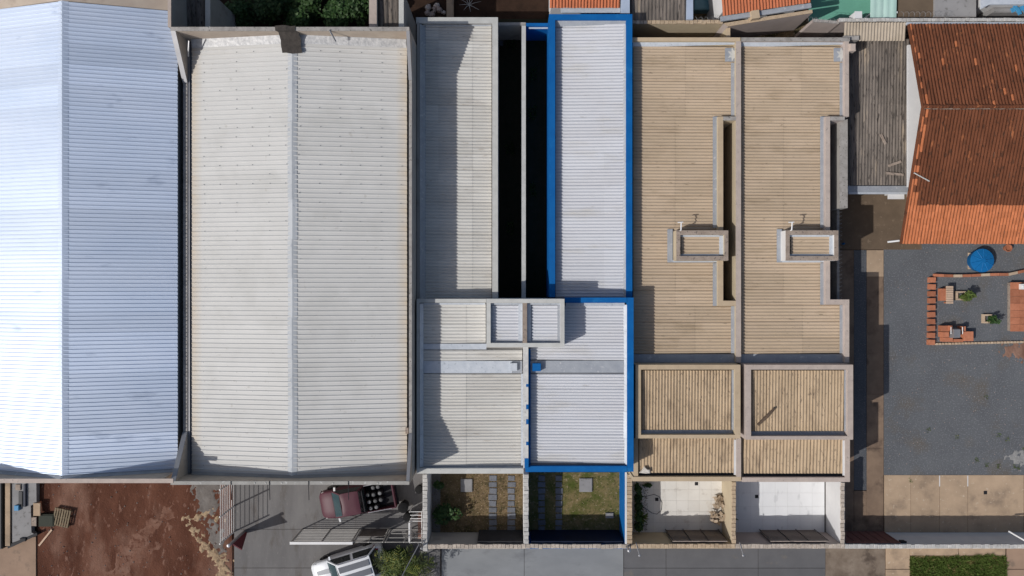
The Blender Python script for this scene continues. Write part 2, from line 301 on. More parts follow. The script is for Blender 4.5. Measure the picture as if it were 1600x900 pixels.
def blades(n, area, zbase, hmin, hmax, wmin=.012, wmax=.03, lean=.7):
    """n leaf blades in world rect(s)"""
    mb = MB(); X0,Y0,X1,Y1 = area
    xs = rng.uniform(X0,X1,n); ys = rng.uniform(Y0,Y1,n); hs = rng.uniform(hmin,hmax,n); an = rng.uniform(0,6.283,n); ws = rng.uniform(wmin,wmax,n); ln = rng.uniform(.2,lean,n)
    for x,y,h,a,w_,l in zip(xs,ys,hs,an,ws,ln):
        dx,dy = math.cos(a),math.sin(a)
        b = len(mb.v)
        mb.v += [(x-dy*w_,y+dx*w_,zbase),(x+dy*w_,y-dx*w_,zbase),(x+dx*h*l+dy*w_*.6,y+dy*h*l-dx*w_*.6,zbase+h*.7),(x+dx*h*l*1.6,y+dy*h*l*1.6,zbase+h*.85)]
        mb.f += [(b,b+1,b+2),(b,b+2,b+3)]
    return mb
def leaf_ball(mb, c, rx, ry, rz, n, size):
    for _ in range(n):
        d = rng.normal(size=3); d /= np.linalg.norm(d); r = rng.uniform(.55,1.05)
        p = Vector((c[0]+d[0]*rx*r, c[1]+d[1]*ry*r, c[2]+d[2]*rz*r))
        if p.z < .02: continue
        a = rng.uniform(0,6.283); t = rng.uniform(-.6,.6); s = size*rng.uniform(.6,1.3)
        u = Vector((math.cos(a),math.sin(a),t))*s; v = Vector((-math.sin(a),math.cos(a),rng.uniform(-.5,.5)))*s*.42
        mb.add([p-u*.5, p+v, p+u*.8, p-v], [(0,1,2,3)])
    return mb
def rock(c, r, sq=.6):
    mb = MB(); c = Vector(c); pts = []
    for zz, rr in ((0,.9),(.45,1.),(.85,.6)):
        for j in range(6):
            a = j*1.047+random.uniform(-.2,.2); q = r*rr*random.uniform(.75,1.15)
            pts.append(c+Vector((q*math.cos(a), q*math.sin(a), zz*r*sq*2)))
    fs = [(i*6+j, i*6+(j+1)%6, (i+1)*6+(j+1)%6, (i+1)*6+j) for i in range(2) for j in range(6)]+[tuple(range(12,18)), tuple(range(5,-1,-1))]
    return mb.add(pts, fs)
#PART2
# ================================================================== GROUND
g = MB()
g.add([(-300,-300,-.05),(300,-300,-.05),(300,300,-.05),(-300,300,-.05)], [(0,1,2,3)]); struct('ground', g, 'soil')
def patch(name, rect, top, m):
    X0,Y0,X1,Y1 = R(*rect, 0); return struct(name, MB().box(X0,Y0,-.04,X1,Y1,top), m)
# red earth lot: a bumpy grid
X0,Y0,X1,Y1 = R(56,700,366,1010)
nx, ny = 90, 80; vs = []; from mathutils import noise as mnoise
for j in range(ny+1):
    for i in range(nx+1):
        x = X0+(X1-X0)*i/nx; y = Y0+(Y1-Y0)*j/ny
        z = .05*mnoise.fractal(Vector((x*.9,y*.9,0)), 1., 2., 5)+.03*mnoise.noise(Vector((x*.35,y*.35,3)))
        if i in (0,nx) or j in (0,ny): z = -.1
        else: z = .015+z*.8
        vs.append((x,y,z))
fs = [(j*(nx+1)+i, j*(nx+1)+i+1, (j+1)*(nx+1)+i+1, (j+1)*(nx+1)+i) for j in range(ny) for i in range(nx)]
struct('dirt_lot', MB().add(vs, fs), 'redsoil')
patch('left_pavement', (-120,838,57,1010), .06, 'orange_conc')
dw = struct('driveway', (lambda r: MB().box(r[0],r[1],-.04,r[2],r[3],-.005))(R(366,700,688,1010)), 'soil')
for (a,b,c,d) in [(366,700,688,826.6),(366,827.2,688,887.2),(366,887.8,688,1010)]:
    part('slab', sheet_px((a,b,c,d), .012+random.uniform(0,.004), .04), 'drive', dw)
pv = struct('front_pavement', (lambda r: MB().box(r[0],r[1],-.04,r[2],r[3],-.005))(R(690,840,1800,1010)), 'soil')
for (a,b,c,d,m) in [(690,840,818.8,1010,'walk_l'),(819.4,840,974,1010,'walk_l'),(975,840,1040.4,887.4,'walk_d'),(1041,840,1184.4,887.4,'walk_d'),(1185,840,1289.6,887.4,'walk_d'),(975,888,1040.4,1010,'walk_d'),(1041,888,1184.4,1010,'walk_d'),(1185,888,1289.6,1010,'walk_d'),
    (1290,840,1383,1010,'walk_b'),(1384,840,1421.5,889,'tan_conc'),(1384,890,1421.5,1010,'tan_conc'),(1422,840,1497,868,'tan_conc'),(1498,840,1571,868,'tan_conc'),(1573,840,1700,889,'orange_conc'),(1573,890,1700,1010,'orange_conc')]:
    part('slab', sheet_px((a,b,c,d), .02+random.uniform(0,.005), .05), m, pv)
def verge_blades():
    mb = blades(26000, R(1416,856,1578,960), .005, .05, .18, .012, .032); ok = MB(); X0,Y0,X1,Y1 = R(1422,868,1573,960)
    for i in range(0, len(mb.v), 4):
        x, y = mb.v[i][:2]; e = .22*mnoise.fractal(Vector((x*1.6,y*1.6,4)), 1., 2., 4)+.28*math.exp(-((x-P(1540,0).x)/.6)**2)
        if x < X0+e*.5 or x > X1-.05+e*.4 or y > Y1-.08+e: continue
        n0 = len(ok.v); ok.v += mb.v[i:i+4]; ok.f += [(n0,n0+1,n0+2),(n0,n0+2,n0+3)]
    return ok
patch('verge_soil', (1422,868.5,1572,1010), .01, 'greenground')
thing('grass_verge', verge_blades(), 'blade', 'thick green grass strip in the tan pavement at lower right', 'grass', kind='stuff')
# right yard
patch('gravel_yard', (1381,360,1720,742), .004, 'gravel')
patch('concrete_yard', (1290,280,1440,390), .010, 'yard_conc')
patch('side_path', (1310,391,1334,840), .006, 'brown_conc')
gs = patch('gravel_strip', (1334.5,391,1354,766), .0, 'gravel_d')
sp = patch('edge_path', (1354.5,391,1380.5,840), .0, 'brown_conc')
for (a,b,m) in [(391,432,'tan_conc'),(433,616,'brown_conc'),(617,700,'brown_conc'),(701,838,'brown_conc')]:
    part('slab', sheet_px((1354.5,a,1380.5,b), .014+random.uniform(0,.004), .03), m, sp)
patch('path_end', (1334.5,767,1354,840), .011, 'brown_conc')
pw = patch('paved_walk', (1382,742.5,1720,840), .0, 'soil')
for (a,c) in [(1382,1422.8),(1423.3,1468),(1468.6,1512),(1512.6,1599),(1599.6,1720)]:
    part('slab', sheet_px((a,742.5,c,840), .016+random.uniform(0,.004), .05), 'tan_conc', pw)
for x in (1468.2, 1512.2): part('joint_strip', sheet_px((x-.7,743,x+.7,760), .022, .03), 'plaster_w', pw)
# behind the houses
patch('back_dirt', (640,-120,860,60), .0, 'soil')
patch('rear_yard', (986,20,1320,72), .0, 'dryground')

# ================================================================== WAREHOUSE A (bluish metal gable roof, left)
zE, zR, zP = 5.15, 6.45, 6.55
yF = P(0,748,zP).y; yB = P(0,0,zP).y
xE = -17.56; xR = P(98,0,zR).x; xL = 2*xR-xE
A = root('metal_warehouse', 'long warehouse with shiny blue-white ribbed metal gable roof at far left', 'warehouse', (xR, (yF+yB)/2, 0))
part('wall', MB().box(xL+.25,yF-.2,0,xE-.1,yF,zP-.06), 'plaster_t', A)
part('coping', MB().box(xL+.25,yF-.22,zP-.06,P(270.5,0,zP).x,yF,zP), 'pcop', A)
gw = [(xL+.25,0),(xE-.1,0),(xE-.1,zE+.02),(xR,zR+.1),(xL+.25,zE+.02)]
part('gable_wall', MB().add([(x,yB,z) for x,z in gw]+[(x,yB+1.5,z) for x,z in gw], [(0,1,2,3,4),(9,8,7,6,5)]+[(i,5+i,5+(i+1)%5,(i+1)%5) for i in range(5)]), 'plaster_t', A)
part('wall', MB().box(xE-.3,yF+.004,0,xE-.12,yB-.004,zE-.15), 'plaster', A)
part('wall', MB().box(xL+.3,yF+.004,0,xL+.5,yB-.004,zE-.15), 'plaster', A)
sheets(A, (xL,yF+.02,xR-.05,yB-.02), zE, zR, 'x', 'galv', pitch=.206, amp=.045, waves=5, kind='trap', world=True, jit=.006)
sheets(A, (xR+.05,yF+.02,xE,yB-.02), zR, zE, 'x', 'galv', pitch=.206, amp=.045, waves=5, kind='trap', world=True, jit=.006)
n = 12
for i in range(n):   # ridge caps
    a = yF+.03+(yB-yF-.06)*i/n; b = yF+.03+(yB-yF-.06)*(i+1)/n
    e = random.uniform(0,.008); s_ = (zR-zE)/(xE-xR); h = .048
    mb = MB(); pts = [(-.26,-.26*s_),(0,0.0),(.26,-.26*s_)]
    vs = [(xR+x, y, zR+z+h+e-(.03 if x else 0)) for y in (a,b+.03) for x,z in pts]
    part('ridge_cap', mb.add(vs, [(0,1,4,3),(1,2,5,4)]), 'galv', A)
# sloped flashing along the front parapet
for sx0, sx1, z0, z1 in ((xR+.02, xE-.15, zR, zE), (xR-5.2, xR-.02, zE+.02, zR)):
    part('flashing', MB().add([(sx0,yF+.003,z0+.16),(sx0,yF+.14,z0+.05),(sx1,yF+.14,z1+.05),(sx1,yF+.003,z1+.16)], [(0,3,2,1)]), 'flash', A)

# ================================================================== WAREHOUSE B (white roof)
zE, zR, zP, zW = 4.85, 5.55, 6.2, 5.3; zWl = 4.87
yFi, yFo = P(0,752,zP).y, P(0,757.5,zP).y; yBi, yBo = P(0,48,zP).y, P(0,42,zP).y
xLo, xLi = -17.42, -17.19; xRi, xRo = P(639,0,zW).x, P(643.5,0,zW).x
xEl, xEr = P(300,0,zE).x, P(636,0,zE).x; xR = (xEl+xEr)/2-.1
xR = P(457,0,zR).x
B = root('white_warehouse', 'large warehouse with white ribbed gable roof and tall end parapets, beside narrow grey house', 'warehouse', ((xLo+xRo)/2, (yFi+yBi)/2, 0))
for (y0,y1) in ((yFo,yFi),(yBi,yBo)):
    part('wall', MB().box(xLo,y0,0,xRo,y1,zP-.06), 'plaster_t', B)
    part('coping', MB().box(xLo,y0,zP-.06,xRo,y1,zP), 'fcop' if y0 == yFo else 'gcop', B)
rl = 2.25
def side(x0,x1,zW):
    part('wall', MB().box(x0,yFi+.001,0,x1,yBi-.001,zW-.05), 'plaster', B)
    part('coping', MB().box(x0,yFi+rl,zW-.05,x1,yBi-rl,zW), 'gcop', B)
    for ya, yb in ((yFi+.001,yFi+rl),(yBi-.001,yBi-rl)):
        q = [(ya,zW-.05),(yb,zW-.05),(yb,zW),(ya,zP-.06)]
        mb = MB(); n4 = 4
        mb.add([(x0,y,z) for y,z in q]+[(x1,y,z) for y,z in q], [(0,1,2,3),(7,6,5,4),(0,4,5,1),(1,5,6,2),(2,6,7,3),(3,7,4,0)])
        part('wing_wall', mb, 'plaster_t', B)
        q2 = [(ya,zP-.058),(yb,zW+.002),(yb,zW+.03),(ya,zP-.02)]
        part('wing_coping', MB().add([(x0-.01,y,z) for y,z in q2]+[(x1+.01,y,z) for y,z in q2], [(0,1,2,3),(7,6,5,4),(0,4,5,1),(1,5,6,2),(2,6,7,3),(3,7,4,0)]), 'greym', B)
side(xLo,xLi,zWl); side(xRi,xRo,zW)
eave_rust(M['white_sheet'], xEl, xEr, .6)
sheets(B, (xEl,yFi+.10,xR-.04,yBi-.3), zE, zR, 'x', 'white_sheet', pitch=.247, amp=.04, waves=4, kind='trap', world=True, jit=.006)
sheets(B, (xR+.04,yFi+.10,xEr,yBi-.3), zR, zE, 'x', 'white_sheet', pitch=.247, amp=.04, waves=4, kind='trap', world=True, jit=.006)
n = 11; s_ = (zR-zE)/(xEr-xR)
for i in range(n):
    a = yFi+.08+(yBi-yFi-.4)*i/n; b = yFi+.08+(yBi-yFi-.4)*(i+1)/n; e = random.uniform(0,.01); dx = random.uniform(-.02,.02)
    pts = [(-.24,-.24*s_-.03),(0,0),(.25,-.25*s_-.03)]
    vs = [(xR+x+dx, y, zR+z+.055+e) for y in (a,b+.03) for x,z in pts]
    part('ridge_cap', MB().add(vs, [(0,1,4,3),(1,2,5,4)]), 'ridge', B)
# rust-stained sheet edges at the eaves, gutters, flashings
part('gutter', MB().box(xLi+.002,yFi+.02,zE-.2,xEl-.03,yBi-.02,zE-.09), 'gutter', B)
part('gutter_lip', MB().box(xLi+.003,yFi+.05,zE-.09,xLi+.11,yBi-.1,zE-.02), 'greym', B)
part('gutter', MB().box(xEr+.01,yFi+.02,zE-.2,xRi-.002,yBi-.02,zE-.09), 'black', B)
def sl_flash(y0, y1, m, dz0=.05, dz1=.22, nseg=1):
    for sa, sb, z0, z1 in ((xEl+.02,xR,zE,zR),(xR,xEr-.02,zR,zE)):
        for i in range(nseg):
            t0, t1 = i/nseg, (i+1)/nseg; xa, xb = sa+(sb-sa)*t0, sa+(sb-sa)*t1; za, zb = z0+(z1-z0)*t0, z0+(z1-z0)*t1
            part('flashing', MB().add([(xa,y0,za+dz0),(xb,y0,zb+dz0),(xb,y1,zb+dz1),(xa,y1,za+dz1)], [(0,1,2,3) if y1 > y0 else (3,2,1,0)]), m, B)
sl_flash(yFi+.15, yFi+.005, 'plaster', .045, .10, 3)
sl_flash(yBi-.42, yBi-.005, 'foil', .05, .16, 4)
a = P(440,84,zR+.2); b = P(472,44,zP)      # dark felt patch over ridge and rear parapet
mb = MB(); rows = [(P(0,84,zR).y, zR+.07),(P(0,72,zR).y, zR+.10),(yBi-.30, zR+.16),(yBi-.02, zP-.15),(yBi+.0, zP+.02),(yBo+.05,zP+.025)]
cols = [P(441,0,zR).x, P(449,0,zR).x, P(457,0,zR).x, P(465,0,zR).x, P(472,0,zR).x]
vs = [(x+random.uniform(-.04,.04)-(.12 if j >= 3 else 0)+ (.06 if j == 3 else 0), y+random.uniform(-.03,.03)*(j in (0,5)), z+random.uniform(0,.03)) for j,(y,z) in enumerate(rows) for x in cols]
fs = [(j*5+i, j*5+i+1, (j+1)*5+i+1, (j+1)*5+i) for j in range(5) for i in range(4)]
part('roofing_felt_patch', mb.add(vs, fs), 'felt', B)
mb = MB()     # roof screws
yy = yFi+.5; r_ = 0
while yy < yBi-.5:
    for sx, (xa,xb) in enumerate(((xEl+.7,xR-.35),(xR+.35,xEr-.3))):
        nn = 6
        for i in range(nn):
            if (i % 2 and r_ % 2) or random.random() < .25: continue
            x = xa+(xb-xa)*i/(nn-1)+random.uniform(-.05,.05); t = (x-xEl)/(xR-xEl) if sx == 0 else (xEr-x)/(xEr-xR)
            z = zE+(zR-zE)*t; mb.box(x-.014,yy-.014,z+.0,x+.014,yy+.014,z+.045)
    yy += .494; r_ += 1
part('roof_screws', mb, 'gutter', B, kind='stuff')
for px in (362, 422, 483, 545): part('sign_bracket', MB().tube([P(px,752,zP-.1)+Vector((0,.05,.12)), P(px,752,zP)+Vector((0,-.95,.02))], .018, 5), 'darkm', B)
for px in (398,415,440,520,590): part('mortar_lump', rock((P(px,755,zP).x, (yFi+yFo)/2, zP), .045, .3), 'wcop', B)
part('tie_bar', MB().tube([P(515,47,zP)+Vector((0,0,.03)), P(522,61,zP)+Vector((0,0,-.35))], .05, 5), 'greym', B)
part('downpipe', MB().tube([P(288,58,zP)+Vector((0,0,-.5)), P(294,88,5.2)], .04, 6), 'steel', B)
part('drain_box', MB().box(P(634,0,zE).x,P(0,677,zE).y,zE-.1,P(638.5,0,zE).x,P(0,668,zE).y,zE+.12), 'dcop', B)

# ================================================================== SEMI-DETACHED GREY / BLUE HOUSES
zr, zc = 3.2, 3.5; fr, fc = 3.95, 4.25
C = root('grey_house', 'narrow row house with grey corrugated roofs and white parapets beside white warehouse', 'house', P(720,400,0))
wall(C, (650,27,778,36.5), zc, 'plaster', 'wcop')
wall(C, (769,36.5,778,466.5), zc, 'plaster', 'wcop')
part('wall', (lambda r: MB().box(r[0],r[1],0,r[2],r[3],zc+.15))(R(652,36.5,655.5,466.5,zc)), 'plaster', C)
sheets(C, (662,38,768,467), zr+.02, zr-.13, 'x', 'grey_sheet', seams=(682,735), waves=5)
X0,Y0,X1,Y1 = R(656,38,664,467,zc)
for i in range(8):
    ya, yb = Y0+(Y1-Y0)*i/8, Y0+(Y1-Y0)*(i+1)/8-.006; e = random.uniform(0,.02)
    part('flashing', MB().add([(X0,ya,zc+.08),(X1+e,ya,zr+.09),(X1+e,yb,zr+.09),(X0,yb,zc+.08)], [(0,1,2,3)]), 'flash', C)
X0,Y0,X1,Y1 = R(664,36.5,768,40,zr+.1)
part('flashing', MB().box(X0,Y0,zr+.0,X1,Y1-.002,zr+.1), 'flash_l', C)
part('gutter', (lambda r: MB().box(r[0],r[1],zr-.3,r[2],r[3],zr-.16))(R(766.5,38,768.8,467,zr)), 'dcop', C)
# front half
wall(C, (651,467,759.5,473), fc, 'plaster_w', 'wcop')
wall(C, (651,732,818,740), fc, 'plaster_w', 'wcop')
wall(C, (651,473,655,732), fc, 'plaster', 'wcop')
wall(C, (817.5,542.5,825.5,731.5), fc+.12, 'plaster_w', 'mottled')
for r in ((660,474,759,536.5),(660,546.5,816,563.5),(660,583.5,816,729)):
    sheets(C, r, fr, fr-.1, 'x', 'grey_sheet', seams=(725,))
    Xa,Ya,Xb,Yb = R(*r, fr-.1)
part('deck', (lambda r: MB().box(r[0],r[1],fr-.4,r[2],r[3],fr-.2))(R(656,474,817,731,fr)), 'plaster', C)
part('cross_flashing', sheet_px((660,537,760,546), fr+.06, .05), 'flash_l', C)
part('valley_gutter', sheet_px((661,564,800,583), fr+.035, .06), 'flash_l', C)
part('valley_gutter_end', sheet_px((800.3,564,816,583), fr+.035, .06), 'flash', C)
X0,Y0,X1,Y1 = R(655.5,474,661,731,fc)
for i in range(5):
    ya, yb = Y0+(Y1-Y0)*i/5, Y0+(Y1-Y0)*(i+1)/5-.006
    part('flashing', MB().add([(X0,ya,fc-.06),(X1,ya,fr+.08),(X1,yb,fr+.08),(X0,yb,fc-.06)], [(0,1,2,3)]), 'flash_l', C)
part('flashing', sheet_px((662,473.5,758,476), fr+.1, .05), 'flash_l', C)
part('flashing', sheet_px((662,728,816,731.8), fr+.09, .05), 'flash', C)
part('flashing', sheet_px((814,584,817.2,728), fr+.07, .05), 'flash_l', C)
part('vent_box', sheet_px((797,567.5,808,579.5), fr+.2, .16), 'flash_l', C)

D = root('blue_trim_house', 'narrow row house with pale corrugated roofs edged by bright blue parapets', 'house', P(910,400,0))
wall(D, (858,22,988,31), zc+.05, 'blue', 'blue')
wall(D, (858.5,31,867.5,464.5), zc+.05, 'blue', 'blue')
wall(D, (978.5,31,988,464.5), zc+.05, 'blue', 'blue')
sheets(D, (868,37,977,465), zr-.1, zr+.05, 'x', 'pale_sheet', seams=(947,))
X0,Y0,X1,Y1 = R(868,31.2,978,40,zr+.2)
part('flashing', MB().add([(X0,Y0,zr+.03),(X1,Y0+.12,zr+.1),(X1,Y1,zr+.26),(X0,Y1,zr+.26)], [(0,1,2,3)]), 'flash', D)
X0,Y0,X1,Y1 = R(974,40,978.4,465,zr+.1)
for i in range(8):
    ya, yb = Y0+(Y1-Y0)*i/8, Y0+(Y1-Y0)*(i+1)/8-.01; e = random.uniform(-.02,.02)
    part('flashing', MB().add([(X0+e,ya,zr+.10),(X1,ya,zr+.24),(X1,yb,zr+.24),(X0+e,yb,zr+.10)], [(0,1,2,3)]), 'flash', D)
wall(D, (883,465,979.5,473), fc, 'blue', 'blue')
wall(D, (980,465,990,737), fc, 'blue', 'blue')
wall(D, (821,728.5,979.5,737.5), fc, 'blue', 'blue')
for r in ((829,476,976,562.5),(829,583.5,976,725)):
    sheets(D, r, fr-.1, fr, 'x', 'pale_sheet', seams=(914,))
part('deck', (lambda r: MB().box(r[0],r[1],fr-.42,r[2],r[3],fr-.22))(R(827,474,979,728,fr)), 'plaster', D)
part('valley_gutter', sheet_px((828,563.5,976,582.5), fr+.03, .06), 'flash', D)
X0,Y0,X1,Y1 = R(975,476,980,727,fr+.15)
for i in range(6):
    ya, yb = Y0+(Y1-Y0)*i/6, Y0+(Y1-Y0)*(i+1)/6-.008; e = random.uniform(-.03,.03)
    part('flashing', MB().add([(X0+e,ya,fr+.06),(X1,ya,fr+.22),(X1,yb,fr+.22),(X0+e,yb,fr+.06)], [(0,1,2,3)]), 'flash_l', D)
part('flashing', sheet_px((884,473.3,976,478), fr+.11, .05), 'flash_l', D)
part('flashing', sheet_px((829,724.5,976,728.3), fr+.08, .05), 'gutter', D)
part('wall_skirt', sheet_px((825.8,545,829,728), fr+.08, .05), 'blue', D)
X0,Y0,X1,Y1 = R(832,568,845,580,fr+.3)
part('vent_box', MB().box(X0,Y0,fr+.03,X1,Y1,fr+.3), 'blue', D)
for y in (600,632,655,690): part('paint_patch', (lambda r: MB().box(r[0],r[1],fc+.10,r[2],r[3],fc+.123))(R(822,y,825.7,y+random.uniform(3,9),fc+.12)), 'blue', D)
part('paint_patch', (lambda r: MB().box(r[0],r[1],fc+.05,r[2],r[3],fc+.126))(R(819.5,716,825.8,731.6,fc+.12)), 'blue', D)

# shared tank housing on the ridge between the two
zt = 5.15
T = root('tank_housing', 'raised white walled water tank housing with two small corrugated roofs, between grey and blue houses', 'tank housing', P(820,505,0))
wall(T, (760,467,882,473.5), zt, 'plaster_w', 'wcop', zb=2.)
wall(T, (760,536,882,542.5), zt, 'plaster_w', 'wcop', zb=2.)
wall(T, (760,473.5,766.5,536), zt, 'plaster_w', 'wcop', zb=2.)
wall(T, (875.5,473.5,882,536), zt, 'plaster_w', 'wcop', zb=2.)
wall(T, (816.5,473.5,823.5,536), zt, 'plaster_w', 'dcop', zb=2.)
for r in ((768,476,811,534),(830,476,873,534)): sheets(T, r, zt-.34, zt-.30, 'x', 'pale_sheet')
part('flashing', sheet_px((810,474,816.3,535.6), zt-.2, .06), 'flash_l', T)
part('flashing', sheet_px((823.7,474,829.6,535.6), zt-.2, .06), 'flash_l', T)
part('flashing', sheet_px((871,474,875.3,535.6), zt-.2, .06), 'flash', T)
part('flashing', sheet_px((766.7,474,769.5,535.6), zt-.25, .06), 'flash', T)
for (a,b) in ((767,816.2),(824,875.2)):
    part('flashing', sheet_px((a,533.2,b,535.8), zt-.18, .06), 'flash', T); 
    part('flashing', sheet_px((a,473.8,b,476), zt-.18, .06), 'flash_l', T)

# side passages between the two houses
dv = root('passage_wall', 'low thin whitewashed wall dividing the dark passage between grey and blue houses', 'wall', P(818,250,0))
wall(dv, (815,40,821.5,466), 2.28, 'plaster_w', 'wcop')
pr_ = root('passage_rear_wall', 'grey plastered wall closing the rear of the dark passage', 'wall', P(798,38,0))
wall(pr_, (778.3,35,821.5,39.6), 2.3, 'plaster', 'gcop')
pb = root('passage_rear_wall', 'blue painted wall closing the rear of the passage by blue house', 'wall', P(840,38,0))
wall(pb, (822,36,858,40.5), 2.3, 'blue', 'blue')
part('flashing', sheet_px((826,41,857,45), 2.1, .02), 'flash_l', pb)
patch('passage_floor', (775,30,862,480), .004, 'shadedark')
for i in range(6):
    x = random.choice((797,832)); y = 60+i*60+random.uniform(-15,15)
    thing('passage_weed', blades(60, R(x-6,y-10,x+6,y+10), .01, .1, .3), 'leaf_d', 'dark weeds growing in the shaded passage', 'weed', 'weeds in the dark passage')
thing('floodlight', MB().box(*[*R(778.6,65,786,72,2.0)[:2],2.0,*R(778.6,65,786,72,2.0)[2:],2.16]), 'darkm', 'small dark lamp fixed to grey wall in the passage', 'lamp')

# ================================================================== BEIGE HOUSES
def beige(name, label, xl, xr, cr, sh, tk, box, low, wm, cm, rear_cm, facem):
    Hs = root(name, label, 'house', P((xl+xr)/2, 400, 0))
    z0, zc_ = 2.88, 3.22
    # parapets: rear, right (two runs round the light shaft), shaft edges
    wall(Hs, (xl-1,58.5,cr+8,64.5), zc_, wm, rear_cm)
    if xl < 1100: wall(Hs, (cr,64.5,cr+8,566.5), zc_, wm, 'pcop')
    else: wall(Hs, (cr,64.5,cr+6.5,sh[2]), zc_, wm, 'pcop'); wall(Hs, (cr,sh[3]-8,cr+7,566.5), zc_, wm, 'pcop')
    s0,s1,sy0,sy1 = sh       # coping left edge, void left edge
    wall(Hs, (s0,sy0,s1,sy1), zc_, wm, cm); wall(Hs, (s1,sy0,cr-.1,sy0+6), zc_, wm, 'gcop'); wall(Hs, (s1,sy1-8,cr-.1,sy1), zc_, wm, cm)
    sheets(Hs, (xl,72,cr-1,sy0), z0, z0-.12, 'x', 'beige_sheet', seams=(xl+78 if xl < 1100 else xl+90,))
    sheets(Hs, (xl,sy0,s0-1,sy1), z0, z0-.1, 'x', 'beige_sheet', seams=(xl+62,))
    sheets(Hs, (xl,sy1,cr-1,553), z0, z0-.12, 'x', 'beige_sheet', seams=(xl+93 if xl < 1100 else xl+92,))
    def deck(r): part('deck', (lambda q: MB().box(q[0],q[1],z0-.45,q[2],q[3],z0-.25))(R(*r, z0)), 'plaster_b', Hs)
    deck((xl,64.7,cr-.2,sy0-.2)); deck((xl,sy0,s0-.2,sy1)); deck((xl,sy1+.2,cr-.2,567))
    part('flashing', sheet_px((cr-7.5,98,cr-.2,sy0-1), z0+.08, .05), 'flash', Hs)
    part('flashing', sheet_px((s0-8,sy0,s0-.2,tk[1]-4), z0+.085, .05), 'flash', Hs)
    part('flashing', sheet_px((s0-8,tk[3]+4,s0-.2,sy1), z0+.085, .05), 'flash', Hs)
    part('flashing', sheet_px((cr-7.5,sy1+.5,cr-.2,552), z0+.08, .05), 'flash', Hs)
    X0_,Y0_,X1_,Y1_ = R(xl,64.7,cr-.2,73,z0+.15)
    part('flashing', MB().add([(X0_,Y0_,z0+.04),(X1_,Y0_+.16,z0+.05),(X1_,Y1_,z0+.22),(X0_,Y1_,z0+.22)], [(0,1,2,3)]), 'flash_l', Hs)
    part('valley_gutter', sheet_px((xl,553.5,cr-.2,566.5), z0+.06, .08), 'flash', Hs)
    part('lead_patch', sheet_px((cr-17,75,cr-.3,96), z0+.10, .04), 'flash', Hs)
    st = MB(); c0 = P(cr-4,85,z0+.12)      # star-shaped sealant
    ang = [2*math.pi*i/14 for i in range(14)]
    st.prism([(c0.x+math.cos(a)*(.42 if i % 2 == 0 else .2)*.8, c0.y+math.sin(a)*(.42 if i % 2 == 0 else .2)) for i,a in enumerate(ang)], z0+.10, z0+.125); part('sealant_star', st, 'wcop', Hs)
    # tank box
    x0,y0,x1,y1 = tk; zk = 3.7
    wall(Hs, (x0,y0,x1,y0+7), zk, facem, 'dcop', zb=2.5); wall(Hs, (x0,y1-7,x1,y1), zk, facem, 'dcop', zb=2.5)
    wall(Hs, (x0,y0+7,x0+6,y1-7), zk, facem, 'dcop', zb=2.5); wall(Hs, (x1-6,y0+7,x1,y1-7), zk, facem, 'dcop', zb=2.5)
    sheets(Hs, (x0+7,y0+8,x1-8,y1-8), zk-.32, zk-.28, 'x', 'beige_sheet')
    part('flashing', sheet_px((x1-14,y0+8,x1-6.2,y1-8), zk-.2, .05), 'flash_l', Hs)
    part('flashing', sheet_px((x0+6.2,y0+7.2,x1-14.2,y0+10), zk-.2, .05), 'flash_l', Hs)
    part('flashing', sheet_px((x0+6.2,y1-10,x1-14.2,y1-7.2), zk-.2, .05), 'flash_l', Hs)
    part('flashing', sheet_px((x0-14,y0-2,x0-6,y1+3), z0+.1, .05), 'flash', Hs)
    part('flashing', sheet_px((x0-6,y1-.5,s0-.5,y1+3), z0+.1, .05), 'flash_l', Hs)
    a = P(x0+4,y0+3,3.4); vp = MB().tube([a+Vector((0,.0,-.4)), a+Vector((0,.1,.45)), a+Vector((0,.5,.5)), a+Vector((0,.52,.5))], .035, 6)
    vp.tube([a+Vector((-.2,.5,.5)), a+Vector((.1,.52,.5))], .03, 6); part('vent_pipe', vp, 'pvc', Hs)
    # front box
    x0,y0,x1,y1 = box; zb_ = 3.95; t = 8.5
    wall(Hs, (x0,y0,x1,y0+7.5), zb_, wm, cm); wall(Hs, (x0,y1-5.5,x1,y1), zb_, wm, cm)
    wall(Hs, (x0,y0+7.5,x0+t,y1-5.5), zb_, wm, cm); wall(Hs, (x1-t,y0+7.5,x1,y1-5.5), zb_, wm, cm)
    sheets(Hs, (x0+t+.5,y0+8.5,x1-t-5.5,y1-13.5), zb_-.38, zb_-.28, 'y', 'beige_box')
    part('deck', (lambda q: MB().box(q[0],q[1],zb_-.75,q[2],q[3],zb_-.5))(R(x0+t,y0+8,x1-t,y1-6,zb_)), 'plaster_b', Hs)
    part('gutter', sheet_px((x0+t+.3,y1-13,x1-t-.3,y1-6), zb_-.36, .06), 'flash', Hs)
    part('flashing', sheet_px((x1-t-5,y0+8,x1-t-.3,y1-13.3), zb_-.22, .05), 'flash', Hs)
    # low front roof
    x0,y0,x1,y1 = low; zl = 2.95
    wall(Hs, (x0-9 if xl < 1100 else x0-2,y1,x1+9,y1+7), zl+.15, wm, cm)
    wall(Hs, (x1+1.5,y0-2,x1+9,y1), zl+.15, wm, 'pcop')
    if xl < 1100: wall(Hs, (990.5,y0-2,997,y1), zl+.1, wm, cm)
    sheets(Hs, (x0,y0-6,x1,y1-6), zl-.12, zl+.02, 'y', 'beige_box')
    part('deck', (lambda q: MB().box(q[0],q[1],zl-.5,q[2],q[3],zl-.2))(R(x0-1,y0-4,x1+1,y1-.3,zl)), 'plaster_b', Hs)
    part('gutter', sheet_px((x0,y1-7,x1,y1-.4), zl-.12, .06), 'black', Hs)
